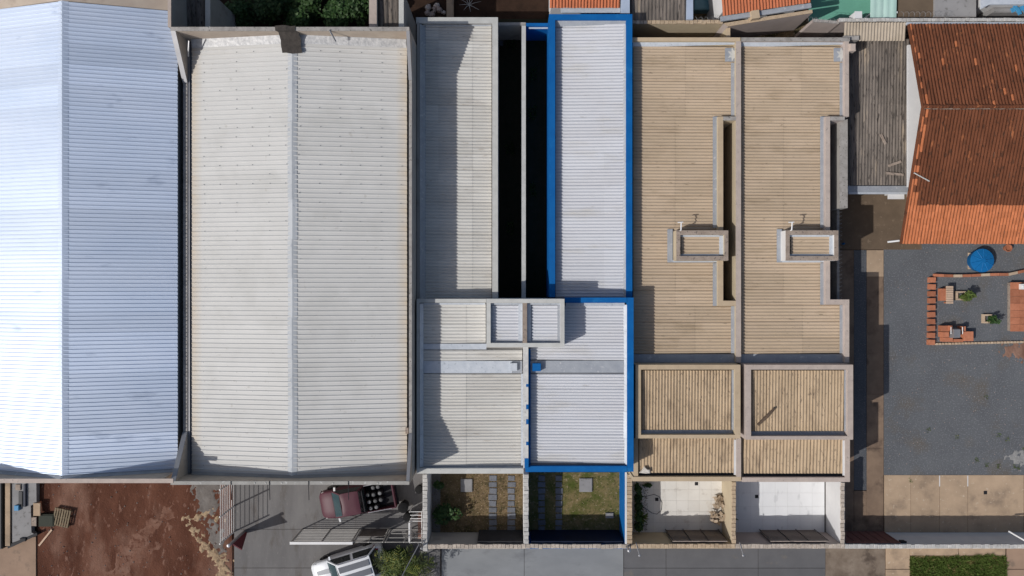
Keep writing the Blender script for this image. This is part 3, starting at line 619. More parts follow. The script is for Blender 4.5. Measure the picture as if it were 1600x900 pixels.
    part('flashing', sheet_px((x1-2,y0,x1+1.2,y1-3), zl+.1, .05), 'plaster_w', Hs)
    return Hs
E = beige('beige_house', 'beige row house with tan corrugated roofs next to the blue parapet', 989, 1150, 1150, (1122,1130,182,478), (1057,360,1138,407), (993,570,1157,685), (998,687,1149,745), 'plaster_b', 'bcop', 'bcop', 'plaster_b')
F = beige('beige_house', 'beige row house with pinkish parapets and a stain on its front roof, beside gravel yard', 1158, 1320, 1320, (1290,1297,182,476), (1228,360,1310,407), (1165,570,1333,687), (1162,688,1319,746), 'plaster_p', 'pcop', 'gcop', 'plaster_w')
st = P(1184,664,3.72); en = P(1210,638,3.75)
thing('roof_stick', MB().tube([st, (st+en)/2+Vector((.05,.02,.01)), en], [.08,.10,.07], 6), 'bark', 'short brown stick lying across the front roof of pinkish beige house', 'stick')
c = P(1008,736,3.0); mb = MB(); 
pts = [(-.36,-.1),(-.2,.05),(-.05,.28),(.12,.12),(.28,.1),(.3,-.12),(.05,-.14)]
mb.add([(c.x+x,c.y+y,3.0) for x,y in pts]+[(c.x+x*.8,c.y+y*.8,3.07+random.uniform(0,.04)) for x,y in pts], [tuple(range(7,14))]+[(i,(i+1)%7,7+(i+1)%7,7+i) for i in range(7)])
thing('rag', mb, 'cloth', 'crumpled white rag in the gutter corner of beige front roof', 'rag')
patch('shaft_floor', (1120,180,1160,480), .003, 'shadedark'); patch('shaft_floor', (1285,170,1312,480), .003, 'shadedark')
#PART3
# ================================================================== FRONT COURTYARDS
zf = 2.0
def yard_wall(name, label, rect, axis, wm, bm, zt=zf):
    r = root(name, label, 'wall', P((rect[0]+rect[2])/2, (rect[1]+rect[3])/2, 0))
    wp = wall(r, rect, zt-.08, wm, None, ct=0); coping_blocks(wp, rect, zt, bm, axis=axis); return r
yard_wall('front_wall', 'rough topped front wall of the grey house courtyard', (668.5,850.5,821.5,857.5), 'x', 'plaster', 'block')
yard_wall('front_wall', 'rough topped front wall of the blue house courtyard', (822,850.5,985,857.5), 'x', 'blue', 'block')
yard_wall('front_wall', 'tan topped front wall of the first beige courtyard', (986,850,1149,857), 'x', 'plaster_b', 'block_b')
yard_wall('front_wall', 'front wall of the white marble courtyard, tan pink blocks on top', (1149.5,850,1320,857), 'x', 'plaster_p', 'block')
yard_wall('courtyard_wall', 'white topped side wall between driveway and grey house courtyard', (660.5,741,668,861), 'y', 'plaster_w', 'block_w')
yard_wall('courtyard_wall', 'white topped wall between the two grass courtyards', (818,741,826,850), 'y', 'plaster_w', 'block_w')
r = root('courtyard_wall', 'wall with blue inner face between blue house and beige courtyards', 'wall', P(982,795,0))
wall(r, (976.5,738,979.5,850), zf, 'blue', 'plaster_w', ct=.02); wall(r, (979.7,738,988,849.6), zf-.08, 'plaster_b', None, ct=0)
coping_blocks(r, (979.7,741,988,849.6), zf, 'block_b', axis='y', jo=.004)
yard_wall('courtyard_wall', 'beige wall between the two marble tiled courtyards', (1143.5,753,1150,849.5), 'y', 'plaster_b', 'block_b')
yard_wall('courtyard_wall', 'pale wall on the right side of the white marble courtyard', (1314,754,1320,849.5), 'y', 'plaster_w', 'block')
# spikes on the outer side wall
for i in range(1):
    mb = MB()
    for y in np.linspace(758,845,26):
        p = P(1319.5,y,zf+.0); mb.tube([p, p+Vector((.09,random.uniform(-.03,.03),.10))], .006, 3)
    thing('wall_spikes', mb, 'darkm', 'row of thin spikes along the top of the courtyard side wall', 'spikes')
# grey house courtyard: dry earth and pavers
patch('grey_courtyard_ground', (668,738,820,852), .004, 'dryground'); patch('blue_courtyard_ground', (823,738,980,852), .004, 'greenground')
thing('dry_grass', blades(2600, R(672,740,816,845), .0, .03, .1, .008, .02), 'drygrass', 'sparse dry grass on the grey house courtyard floor', 'grass', kind='stuff')
thing('courtyard_grass', blades(1700, R(830,740,974,848), .0, .03, .11, .008, .02), 'blade', 'patchy green grass on the blue house courtyard floor', 'grass', kind='stuff')
for nm, rc_, lb_ in (('leaf_litter',(672,742,814,830),'dry leaf litter scattered over the grey house courtyard'),('wind_litter',(990,756,1012,828),'dark leaf litter along the planted edge of the pale tiled courtyard')):
    mb = MB(); X0,Y0,X1,Y1 = R(*rc_, 0)
    for i in range(420):
        x, y = random.uniform(X0,X1), random.uniform(Y0,Y1); a_ = random.uniform(0,6.28); r0 = random.uniform(.02,.05); u = Vector((math.cos(a_),math.sin(a_),.2))*r0; v = Vector((-u.y,u.x,random.uniform(-.01,.01)))*.5; p = Vector((x,y,.055))
        mb.add([p-u,p+v,p+u,p-v], [(0,1,2,3)])
    thing(nm, mb, mat('litter', (.13,.085,.045), (.05,.035,.02), sc=9, rough=.95), lb_, 'leaves', kind='stuff')
def paver_row(label, xs, ys, w_, h_, group):
    X0,Y0,X1,Y1 = R(-w_/2,-h_/2,w_/2,h_/2,0); a, b = (X1-X0)/2, (Y1-Y0)/2; cx, cy = (X0+X1)/2, (Y0+Y1)/2
    me = proto(MB().box(-a,-b,0,a,b,.05).box(-a+.01,-b+.01,.05,a-.01,b-.01,.056), 'paver')
    rt = root('stepping_path', label, 'path', P(xs[0], np.mean(ys), 0), group)
    for x in xs:
        for y in ys:
            p = P(x+random.uniform(-.5,.5), y, 0); inst('paver', me, rt, (p.x,p.y,-.005+random.uniform(0,.012)), (0,0,random.uniform(-.06,.06)), (random.uniform(.85,1.05),random.uniform(.88,1.04),1))
ys = list(np.linspace(747,846,11))
paver_row('column of grey pavers in dry grass courtyard, left of the two', (770,), ys, 13, 8.6, 'pavers in the courtyards')
paver_row('column of grey pavers in dry grass courtyard, nearest the white wall', (799,), ys, 12, 8.6, 'pavers in the courtyards')
paver_row('column of grey pavers by the white wall in blue courtyard', (846,), ys, 11, 8.6, 'pavers in the courtyards')
paver_row('column of grey pavers in the shadow edge of blue courtyard', (873,), ys, 11, 8.6, 'pavers in the courtyards')
def pad(rect, label, m='slab'):
    X0,Y0,X1,Y1 = R(*rect, 0); thing('concrete_pad', MB().box(X0,Y0,0,X1,Y1,.09).box(X0+.03,Y0+.03,.09,X1-.03,Y1-.03,.1), m, label, 'slab')
pad((720,748,738,768), 'grey square concrete cover in dry grass courtyard'); pad((905,747,925,768), 'larger grey square concrete cover in green grass courtyard')
pad((946,801,958,809), 'small grey concrete cover in green grass courtyard')
thing('dark_gate', MB().box(*R(746,846,817,850,1.9)[:2],.02,*R(746,846,817,850,1.9)[2:],1.85), 'darkm', 'solid dark gate inside the front wall of grey courtyard', 'gate')
thing('navy_gate', MB().box(*R(830,846,974,850,1.9)[:2],.02,*R(830,846,974,850,1.9)[2:],1.85), 'navy', 'solid navy gate inside the front wall of blue courtyard', 'gate')
def bush(name, label, x, y, rx, ry, rz, n, size, m, group=None, z=0.):
    c = P(x,y,0); rt = root(name, label, 'plant', (c.x,c.y,0), group)
    part('stem', MB().tube([(c.x,c.y,0),(c.x+.02,c.y,rz*1.1)], [.03,.012], 5), 'bark', rt)
    mb = MB(); 
    for i in range(5):
        a = rng.uniform(0,6.28); leaf_ball(mb, (c.x+math.cos(a)*rx*.45, c.y+math.sin(a)*ry*.45, rz*(.5+.5*rng.random())), rx*.55, ry*.55, rz*.5, n//5, size)
    part('foliage', mb, m, rt)
bush('shrub', 'dark green shrub in the corner of the grey courtyard', 688, 752, .35, .3, .6, 300, .12, 'leaf_d')
bush('shrub', 'trailing dark shrub in shaded middle of the grey courtyard', 700, 800, .9, .7, .7, 500, .13, 'leaf_d')
# marble courtyards
def tiles(rect, label_m, m, pitch=.72, name='tiled_floor'):
    X0,Y0,X1,Y1 = R(*rect, 0); fl = struct(name, MB().box(X0,Y0,-.04,X1,Y1,.022), 'grout')
    nx = round((X1-X0)/pitch); ny = round((Y1-Y0)/pitch); a, b = (X1-X0)/nx, (Y1-Y0)/ny
    me = proto(MB().box(-a/2+.004,-b/2+.004,0,a/2-.004,b/2-.004,.03), m)
    for i in range(nx):
        for j in range(ny): inst('floor_tile', me, fl, (X0+(i+.5)*a, Y0+(j+.5)*b, .0+random.uniform(0,.003)))
tiles((985,748,1129,833), '', 'marble', name='pale_tiled_floor'); tiles((1134,749,1288,833), '', 'marble_w', name='white_tiled_floor')
def drain(x, y, label):
    c = P(x,y,0); mb = MB().box(c.x-.1,c.y-.1,.033,c.x+.1,c.y+.1,.04)
    for i in range(4): mb.box(c.x-.08+i*.045,c.y-.09,.04,c.x-.055+i*.045,c.y+.09,.046)
    thing('floor_drain', mb, 'darkm', label, 'drain', 'square floor drains')
drain(1088,755.5,'square dark drain at the top of pale tiled courtyard'); drain(1026,780,'square dark drain in the shade of pale tiled courtyard'); drain(1182,775.5,'square dark drain in white marble courtyard'); drain(1539,769.5,'square dark drain in tan paved walk')
# hose
pts = [(998,776),(1010,775),(1022,772),(1030,776),(1034,785),(1033,797),(1026,803),(1018,801),(1010,795),(1002,790)]
thing('garden_hose', MB().tube([P(x,y,0)+Vector((0,0,.045)) for x,y in pts], .014, 5), 'rubber', 'thin dark hose curled on the shaded courtyard tiles', 'hose')
for i,y in enumerate((760,775,790,803,820)):
    bush('shrub', ['low dark','spiky dark','leafy dark','bushy dark','small dark'][i]+' shrub along the left wall of pale tiled courtyard', 996, y, .22, .35, .5, 160, .14, 'leaf_d', 'shrubs along the courtyard wall')
bush('dry_plant', 'pale dry plant against the right wall of tiled courtyard, upper', 1120, 782, .4, .35, .5, 45, .24, 'leaf_dry'); bush('dry_plant', 'pale leafy plant against the right wall of tiled courtyard, lower', 1119, 803, .5, .45, .6, 60, .24, 'leaf_dry')
bush('shrub', 'small dark plant at the corner of the tiled courtyard near the roof', 1010, 757, .3, .15, .3, 110, .1, 'leaf_d')
def spiky(name, label, x, y, n, L, m, z=.0, w_=.04):
    c = P(x,y,0); rt = root(name, label, 'plant', (c.x,c.y,z)); part('stem', MB().tube([(c.x,c.y,z),(c.x,c.y,z+.3)], .03, 5), 'bark', rt)
    mb = MB()
    for i in range(n):
        a = rng.uniform(0,6.283); l = L*rng.uniform(.6,1.1); u = rng.uniform(.3,1.1); d = Vector((math.cos(a),math.sin(a),0)); s = Vector((-d.y,d.x,0))*w_
        b = Vector((c.x,c.y,z+.25)); m1 = b+d*l*.55+Vector((0,0,l*u*.6)); e = b+d*l+Vector((0,0,l*u*.45))
        mb.add([b-s*.5,b+s*.5,m1+s,m1-s,e], [(0,1,2,3),(3,2,4)])
    part('leaves', mb, m, rt)
spiky('spiky_plant', 'green spiky plant by the left wall of white marble courtyard', 1139, 803, 40, .55, 'leaf_d'); spiky('spiky_plant', 'spiky plant by hose in pale tiled courtyard', 1000, 806, 36, .5, 'leaf_w')
def bargate(label, x0, x1, m='greym'):
    y = P(0,848,zf).y; a, b = P(x0,848,zf).x, P(x1,848,zf).x
    rt = root('slatted_gate', label, 'gate', ((a+b)/2, y, 0), 'courtyard gates')
    part('panel', MB().box(a,y+.0,.03,b,y+.03,1.85), 'pcop', rt)
    for i in range(9): part('slat', MB().box(a+.03,y+.03,.15+i*.19,b-.03,y+.06,.18+i*.19), 'darkm', rt)
    for t in (0,.33,.66,1): part('upright', MB().box(a+(b-a)*t-.015,y+.06,.03,a+(b-a)*t+.015,y+.09,1.88), 'darkm', rt)
bargate('dark slatted gate inside front wall of the pale tiled courtyard', 1052, 1138); bargate('grey slatted gate inside front wall of the white marble courtyard', 1206, 1296)
def wallpipe(x, y, label):
    p = P(x,y,zf); mb = MB().tube([p+Vector((-.1,.25,.02)), p+Vector((.1,-.45,.03))], .02, 5); mb.lathe(p+Vector((.12,-.5,-.05)), [(.03,0),(.07,.03),(.07,.1),(.03,.13)], 8)
    thing('service_bracket', mb, 'steel', label, 'bracket')
wallpipe(1158,854,'small bracket with insulator on the white marble courtyard front wall'); wallpipe(996,854,'small bracket on the wall top by the blue and beige corner'); 
p = P(980,854,zf); thing('meter_post', MB().lathe((p.x,p.y,0), [(.06,0),(.06,2.5),(.09,2.52),(.09,2.66),(.03,2.7)], 10), 'steel', 'steel service post at the corner of blue and beige courtyards', 'post')

# ================================================================== RIGHT PROPERTY
fw = root('white_front_wall', 'long white wall with pale block coping in front of the tan paved walk', 'wall', P(1480,854,0))
wall(fw, (1320.5,850.5,1700,857), zf-.08, 'plaster_w', None, ct=0); coping_blocks(fw, (1320.5,850.5,1700,857), zf, 'block_w', axis='x')
a, b, y = P(1323,0,1.9).x, P(1408,0,1.9).x, P(0,849.5,1.9).y
mg = root('maroon_gate', 'maroon sliding gate inside the white front wall', 'gate', ((a+b)/2,y,0))
part('panel', MB().box(a,y,.03,b,y+.05,1.85), 'maroon_wall', mg)
for i in range(7): part('rib', MB().box(a+.1+i*(b-a-.2)/6-.03,y+.05,.05,a+.1+i*(b-a-.2)/6+.03,y+.08,1.83), 'maroon_wall', mg)
p = P(1412,846.5,1.75); thing('gate_motor', MB().box(p.x-.14,p.y-.12,1.5,p.x+.14,p.y+.02,1.72).box(p.x-.17,p.y-.14,1.72,p.x+.17,p.y+.04,1.76), 'darkm', 'black box fixed to the white wall beside the maroon gate', 'motor')
thing('wall_pipe', MB().tube([P(1576,830,1.2), P(1602,845,1.9)], .05, 6), 'whitem', 'white pipe leaning on the inside of the white front wall', 'pipe')
# boundary wall between beige house and concrete yard
bw = root('boundary_wall', 'low grey boundary wall topped with coiled razor wire beside the second beige house', 'wall', P(1318,580,0))
X0 = P(1309,0,2.2).x
yb0, yb1 = P(0,325,2.2).y, P(0,752,2.2).y
part('wall', MB().box(X0,yb1,0,X0+.14,yb0,2.1), 'gcop', bw)
def helix(x0, y0, x1, y1, z, r, pitch=.22):
    L = math.hypot(x1-x0,y1-y0); n = int(L/pitch*10); d = Vector(((x1-x0)/L,(y1-y0)/L,0)); s = Vector((-d.y,d.x,0))
    return MB().tube([Vector((x0,y0,z))+d*(L*i/n)+s*r*math.cos(i*.6283)+Vector((0,0,r+r*math.sin(i*.6283))) for i in range(n+1)], .007, 3)
part('razor_wire', helix(X0+.07,yb0,X0+.07,P(0,470,2.2).y,2.1,.14), 'greym', bw)
# dark shed
sz = 1.95
sh = root('old_shed', 'shed with dark weathered corrugated roof between beige house and clay tiled roof', 'shed', P(1370,180,0))
wall(sh, (1312,186,1324.5,325), sz+.95, 'plaster', 'gcop')
wall(sh, (1326,64,1330,184), sz-.15, 'dcop', None, ct=0)
wall(sh, (1325,288,1419,292), sz-.3, 'plaster_w', None, ct=0)
wall(sh, (1417,64,1420.5,287.5), sz-.2, 'plaster_p', None, ct=0)
sheets(sh, (1325,62,1419,289), sz-.05, sz+.2, 'y', 'old_sheet', seams=(245,160), pitch=.19, amp=.075)
sheets(sh, (1319,36,1415,64), sz+.87, sz+.97, 'y', 'shed_beige', pitch=.18)
part('gutter', (lambda r: MB().box(r[0],r[1],sz-.25,r[2],r[3],sz-.06))(R(1324.5,290.5,1422,300,sz-.06)), 'flash', sh)
part('gutter_front', (lambda r: MB().box(r[0],r[1],sz-.25,r[2],r[3],sz-.08))(R(1326,300.3,1421,303,sz-.08)), 'flash_l', sh)
part('capping', (lambda r: MB().box(r[0],r[1],sz+.5,r[2],r[3],sz+1.09))(R(1318,56,1342,62.5,sz+1.07)), 'gcop', sh)
for i,(a_,b_,c_,d_,lab) in enumerate([(1392,258,1412,251,'short grey plank lying on the dark shed roof, upper of the pair'),(1388,269,1416,272,'longer grey plank lying on the dark shed roof near its gutter'),(1379,208,1387,224,'narrow plank on the middle of the dark shed roof')]):
    p, q = P(a_,b_,2.3), P(c_,d_,2.3); s = (q-p).normalized().cross(Vector((0,0,1)))*.07
    p.z = q.z = 1.95+.30*(289-(b_+d_)/2)/227*.8+.06
    thing('plank', MB().obox((p+q)/2, (q-p)/2, s, (0,0,.02)), 'dcop', lab, 'plank')
X0,Y0,X1,Y1 = R(1388,296,1413,311,1.7)
thing('white_awning', MB().box(X0,Y0,1.62,X1,Y1,1.7).box(X0,Y1-.3,1.3,X1,Y1-.2,1.62), 'plaster_w', 'small white awning slab under the shed gutter', 'awning')
# white side wall of tiled house
tr = root('clay_tile_house', 'house with large weathered clay tile roof and a new orange lower band', 'house', P(1520,210,0))
zr_, zef, zeb = 4.45, 2.4, 3.15
xl_ = P(1408,0,zef).x; yr = P(0,166,zr_).y; yef = P(0,381,zef).y; yeb = P(0,38,zeb).y; xr_ = 31.5
part('wall', MB().box(xl_+1.7,yef+.9,0,xr_,yeb-.4,zef+.0), 'plaster_w', tr)
# white gable band left of the tiles
wl = P(1419,0,2.6).x
part('side_slab', MB().prism([(wl,P(0,292,2.6).y),(xl_+1.25,P(0,292,2.6).y),(xl_+1.25,P(0,70,2.6).y),(wl,P(0,70,2.6).y)], 2.45, 2.6), 'plaster_w', tr)
tw, tl = .178, .365
def tile_mb(w_=tw, l=.42, h=.055):
    """one roman tile, lower edge at y=0 running up to y=l; profile across x"""
    prof = [(-.5,0),(-.34,.0),(-.26,.35),(-.12,.85),(.05,1.),(.22,.85),(.36,.35),(.44,.05),(.5,0)]
    mb = MB(); vs = []
    for y, s, dz in ((0,1.,.006),(l,.97,0)): vs += [(x*w_*(s if abs(x) < .45 else 1), y, z*h*s+dz) for x,z in prof]
    q = len(prof); fs = [(t,t+1,q+t+1,q+t) for t in range(q-1)]
    vs += vs[:q]+[(x*w_,.004,z*h-.008) for x,z in prof]; fs += [(2*q+t+1,2*q+t,3*q+t,3*q+t+1) for t in range(q-1)]
    return mb.add(vs, fs)
TM = tile_mb(); tile_new = proto(TM, 'tile_new', True, 'tile'); tile_old_m = proto(TM, 'tile_old', True, 'tile')
def tile_slope(par, xa, xb, y_eave, z_eave, y_ridge, z_ridge, chooser, extra_new=None, mold='tile_old', shared=(None,None)):
    run = y_ridge-y_eave; L = math.hypot(run, z_ridge-z_eave); ang = math.atan2(z_ridge-z_eave, abs(run)); sg = 1 if run > 0 else -1
    rows = int(L/tl)+1; cols = int((xb-xa)/tw); old = MB(); bright = MB()
    V = np.array(TM.v); ca, sa = math.cos(ang), math.sin(ang)
    for r in range(rows):
        s = r*tl
        if s+tl*.7 > L: continue
        for c in range(cols):
            x = xa+(c+.5)*tw; y = y_eave+sg*s*ca; z = z_eave+s*sa+.03
            jx, jy, jz = random.uniform(-.008,.008), random.uniform(-.012,.012), random.uniform(0,.005)
            mode = chooser(r, c, rows, cols)
            if mode == 'part': 
                inst('roof_tile', shared[0], par, (x+jx,y+jy,z+jz), (ang,0,random.uniform(-.015,.015)) if sg > 0 else (ang,0,math.pi))
            else:
                tgt = bright if mode == 'bright' else old
                for v in V:
                    yy = v[1]*ca-v[2]*sa; zz = v[1]*sa+v[2]*ca
                    tgt.v.append((x+jx+v[0]*sg, y+jy+sg*yy, z+jz+zz))
                b0 = len(tgt.v)-len(V); tgt.f += [tuple(i+b0 for i in f) for f in TM.f]
    if old.v: part('weathered_tiles', old, mold, par, True, kind='stuff')
    if bright.v: part('new_tiles', bright, 'tile_new', par, True, kind='stuff')
def ch_front(r, c, rows, cols):
    if r < 6 and c < 44: return 'part'
    if r < 6 or (r < 8 and c < 3): return 'bright'
    if c < 2 and random.random() < .45: return 'bright'
    if random.random() < .012: return 'bright'
    return 'old'
tile_slope(tr, xl_, xr_, yef, zef, yr, zr_, ch_front, shared=(tile_new,None))
tile_slope(tr, xl_, xr_, yeb, zeb, yr, zr_, lambda r,c,R_,C_: 'bright' if (c in (0,1) and random.random() < .3) or random.random() < .008 else 'old')
n = 22
rc = MB(); 
prof = [(-.13,-.09),(-.10,-.01),(0,.04),(.10,-.01),(.13,-.09)]
vs = [(x,y*s,z) for x,s in ((0,1),(.46,.85)) for y,z in prof]; rc.add(vs, [(t,t+5,t+6,t+1) for t in range(4)])
rcm = proto(rc, 'tile_old', True)
for i in range(int((xr_-xl_)/.4)): inst('ridge_tile', rcm, tr, (xl_+i*.4, yr+random.uniform(-.01,.01), zr_+.06+random.uniform(0,.012)))
part('roof_underlay', MB().add([(xl_+.03,yef+.05,zef),(xr_,yef+.05,zef),(xr_,yr,zr_-.0),(xl_+.03,yr,zr_),(xr_,yeb-.05,zeb),(xl_+.03,yeb-.05,zeb)], [(0,1,2,3),(3,2,4,5)]), 'dcop', tr)
for (ya,za,yb_,zb_) in ((yef,zef,yr,zr_),(yr,zr_,yeb,zeb)):
    part('verge_board', MB().add([(xl_-.03,ya,za+.06),(xl_-.03,yb_,zb_+.06),(xl_+.03,yb_,zb_+.06),(xl_+.03,ya,za+.06),(xl_-.03,ya,za-.12),(xl_-.03,yb_,zb_-.12)], [(3,2,1,0),(0,1,5,4)]), 'tile_old', tr)
p = P(1430,270,zef+1.1); thing('roof_pipe', MB().tube([P(1428,270,3.55), P(1452,283,3.45)], .035, 6), 'wcop', 'thin pale pipe lying on the edge of the clay tile roof', 'pipe')
thing('eave_spout', MB().tube([P(1387,392-14,2.2), P(1405,376,2.3)], .055, 6), 'pvc', 'short white gutter spout at the corner of the orange tile eave', 'pipe')
# ---- garden in the gravel yard
p = P(1532,407,.0); p = Vector(((1535.5-800)*k(.5),(450-407)*k(.5),0))
tk = root('round_tank', 'round blue plastic water tank with ribbed lid on the gravel', 'water tank', p)
part('tank_body', MB().lathe(p, [(.60,0),(.64,.05),(.66,.40),(.68,.43)], 28), 'tank', tk, True)
part('tank_lid', MB().lathe(p, [(.70,.43),(.70,.47),(.45,.52),(.12,.56),(.0,.56)], 28), 'tank', tk)
for i in range(10):
    a = i*.6283+.2; d = Vector((math.cos(a),math.sin(a),0)); part('lid_rib', MB().tube([p+d*.14+Vector((0,0,.565)), p+d*.67+Vector((0,0,.485))], .022, 4), 'tank', tk)
p = P(1521,408,0); fr_ = root('cream_edging', 'square cream block edging half under the blue tank', 'edging', p)
for (x0,y0,x1,y1) in ((1512,395,1530,397.5),(1512,418,1530,420.5),(1512,397.6,1514.5,417.9)): part('block', (lambda r: MB().box(r[0],r[1],0,r[2],r[3],.07))(R(x0,y0,x1,y1,0)), 'creamb', fr_)
p = P(1570,388,0); thing('clay_pot', MB().lathe(p, [(.13,0),(.2,.25),(.23,.27),(.23,.32),(.18,.32),(.16,.24)], 14), 'brick', 'round clay pot on gravel near the tile roof eave', 'pot', smooth=False)
bd = root('brick_edging', 'left edging of the garden bed made of spaced orange bricks', 'edging', P(1455,485,0))
for i in range(10):
    c = P(1455.5-i*.15, 437.5+i*10.8, .1); mb = MB().obox((c.x,c.y,.11), (.19,random.uniform(-.015,.015),0), (random.uniform(-.01,.01),.155,0), (0,0,.11)); part('brick', mb, 'brick', bd)
bd = root('brick_edging', 'upper wavy edging of the garden bed made of long orange bricks', 'edging', P(1530,430,0))
xs = np.linspace(1459,1660,15)
for i in range(14):
    yy = lambda x: 430+1.2*math.sin((x-1459)/22)-(0 if x < 1575 else (x-1575)*.28)
    a, b = P(xs[i],yy(xs[i]),.1), P(xs[i+1]-.6,yy(xs[i+1]),.1); d = (b-a)/2; part('brick', MB().obox(((a+b)/2).xy.to_3d()+Vector((0,0,.12)), (d.x,d.y,0), Vector((-d.y,d.x,0)).normalized()*.08, (0,0,.12)), 'creamb' if i in (2,5,8) else 'brick', bd)
bd = root('block_edging', 'lower edging of the garden bed made of small pale blocks', 'edging', P(1530,537,0))
for i in range(34):
    c = P(1463+i*5.1, 537.5-i*.12, .05); part('block', MB().box(c.x-.06,c.y-.06,0,c.x+.06,c.y+.06,.1+random.uniform(0,.02)), 'creamb', bd)
def frame(label, x0, y0, x1, y1, plant=True, name='planter'):
    rt = root(name, label, 'planter', P((x0+x1)/2,(y0+y1)/2,0)); t = 2.6
    n = 3
    for (a,b,c,d) in ((x0,y0,x1,y0+t),(x0,y1-t,x1,y1),(x0,y0+t+.1,x0+t,y1-t-.1),(x1-t,y0+t+.1,x1,y1-t-.1)):
        r_ = R(a,b,c,d,.1); part('block', MB().box(r_[0],r_[1],0,r_[2],r_[3],.18+random.uniform(0,.03)), 'creamb', rt)
frame('small cream block planter beside the slatted bench', 1493, 455, 1510, 469); bush('shrub', 'bright green plant growing in the planter beside the bench', 1504, 462, .42, .3, .6, 260, .12, 'leaf_w')
frame('small cream block planter standing alone in the garden bed', 1535, 491, 1549, 505); bush('shrub', 'dark green plant in the lone planter', 1546, 499, .35, .25, .55, 200, .11, 'leaf_d')
bn = root('slatted_bench', 'small bench of pale slats on an orange brick pedestal', 'bench', P(1483,461,0))
r_ = R(1471,451,1480,470,.35); part('pedestal', MB().box(r_[0],r_[1],0,r_[2],r_[3],.33), 'brick', bn)
for i in range(8):
    r_ = R(1479,447+i*3.5,1489.5,450+i*3.5,.45); part('slat', MB().box(r_[0],r_[1],.38,r_[2],r_[3],.45), 'palewood', bn)
for y in (449,472): r_ = R(1481,y,1488,y+2,.38); part('leg', MB().box(r_[0],r_[1],0,r_[2],r_[3],.38), 'brick', bn)
gr = root('brick_grill', 'orange brick grill with a grey metal hood in the garden bed', 'grill', P(1497,522,0))
for i,(x0,y0,x1,y1,h) in enumerate([(1472,509,1484,518,.4),(1473,519,1483,527,.45),(1474,527.5,1489,534,.35),(1507,518,1521,533,.4),(1504,510,1509,517,.5),(1490,530,1505,534.5,.3),(1484,509,1488,516,.55)]):
    r_ = R(x0,y0,x1,y1,h); part('brick', MB().box(r_[0],r_[1],0,r_[2],r_[3],h), 'brick', gr)
r_ = R(1487,512,1503,530,.6); mb = MB().hexa([(r_[0],r_[1],.0),(r_[2],r_[1],.0),(r_[2],r_[3],.0),(r_[0],r_[3],.0)], [(r_[0]+.12,r_[1]+.1,.62),(r_[2]-.1,r_[1]+.1,.62),(r_[2]-.1,r_[3]-.1,.62),(r_[0]+.12,r_[3]-.1,.62)]); part('hood', mb, 'greym', gr)
for x in (1486,1504): part('rod', MB().tube([P(x,511,.62), P(x,522,.62)], .025, 5), 'whitem', gr)
tb = root('brick_platform', 'low orange tiled platform at the right edge of the garden bed', 'platform', P(1610,480,0))
r_ = R(1579,441,1650,518,.3); part('base', MB().box(r_[0]+.03,r_[1]+.03,0,r_[2],r_[3]-.03,.26), 'dcop', tb)
for i in range(5):
    for j in range(7):
        q = (r_[2]-r_[0])/5; s = (r_[3]-r_[1])/7; part('tile', MB().box(r_[0]+i*q+.006,r_[1]+j*s+.006,.26,r_[0]+(i+1)*q-.006,r_[1]+(j+1)*s-.006,.3+random.uniform(0,.012)), 'brick', tb)
p = P(1595,448,.3); thing('white_box', MB().box(p.x-.12,p.y-.16,.31,p.x+.12,p.y+.16,.5).box(p.x-.06,p.y-.08,.5,p.x+.06,p.y+.06,.53), 'pvc', 'white box standing on the orange tiled platform', 'box')
for i,(x,y) in enumerate([(1495,683),(1573,686),(1526,719),(1541,726),(1560,729),(1590,731),(1422,751),(1584,728),(1560,680),(1450,672),(1540,620),(1600,700)]):
    c = P(x,y,0); thing('weed', blades(26, (c.x-.12,c.y-.12,c.x+.12,c.y+.12), .0, .04, .1, .01, .025), 'leaf_w', 'small green weed tuft in the gravel or paving of the right yard', 'weed', 'weed tufts in the right yard')
mb = MB()
for i in range(500):
    x, y = random.uniform(1384,1640), random.uniform(386,738); c = P(x,y,0); r0 = random.choice((.012,.018,.03)); 
    mb.add([(c.x-r0,c.y-r0,.0),(c.x+r0,c.y-r0*.6,.0),(c.x+r0*.7,c.y+r0,.0),(c.x-r0*.5,c.y+r0,.0),(c.x,c.y,r0*1.2)], [(0,1,4),(1,2,4),(2,3,4),(3,0,4)])
thing('loose_stones', mb, 'pebble', 'loose pale stones scattered over the grey gravel yard', 'stones', kind='stuff')
thing('blue_bottle', MB().lathe(P(1316,381,0), [(.06,0),(.06,.22),(.02,.3),(.02,.34)], 8), 'tank', 'small blue bottle on the ground by the boundary wall', 'bottle')
#PART4
# ================================================================== BEHIND THE HOUSES (top edge)
def backshed(label, xl, xr, cl, crr):
    rt = root('rear_annex', label, 'shed', P((xl+xr)/2,-10,0), 'annexes behind the white warehouse')
    ya = yBo_ + .02; yb = 15.85; z = 4.55
    X = lambda px, zz=z: P(px,0,zz).x
    zl_ = 6.1 if cl < 300 else z+.15
    part('wall', MB().box(X(cl,zl_),ya,0,X(xl)-.01,yb,zl_), 'plaster', rt); part('wall', MB().box(X(xr)+.01,ya,0,X(crr),yb,z), 'plaster', rt)
    part('coping', MB().box(X(xr)+.01,ya,z,X(crr),yb,z+.05), 'wcop', rt); part('coping', MB().box(X(cl,zl_),ya,zl_,X(xl)-.01,yb,zl_+.05), 'pcop', rt)
    part('wall', MB().box(X(xl),yb-.15,0,X(xr),yb-.001,z-.2), 'plaster', rt)
    sheets(rt, (X(xl),ya,X(xr),yb-.16), z-.25, z-.1, 'y', 'old_sheet', pitch=.25, amp=.08, waves=2, world=True)
yBo_ = P(0,42,6.2).y
backshed('low annex with brown corrugated roof behind the left end of white warehouse', 286, 321, 268, 329); backshed('low annex with brown corrugated roof behind the right end of white warehouse', 590, 623, 577, 631)
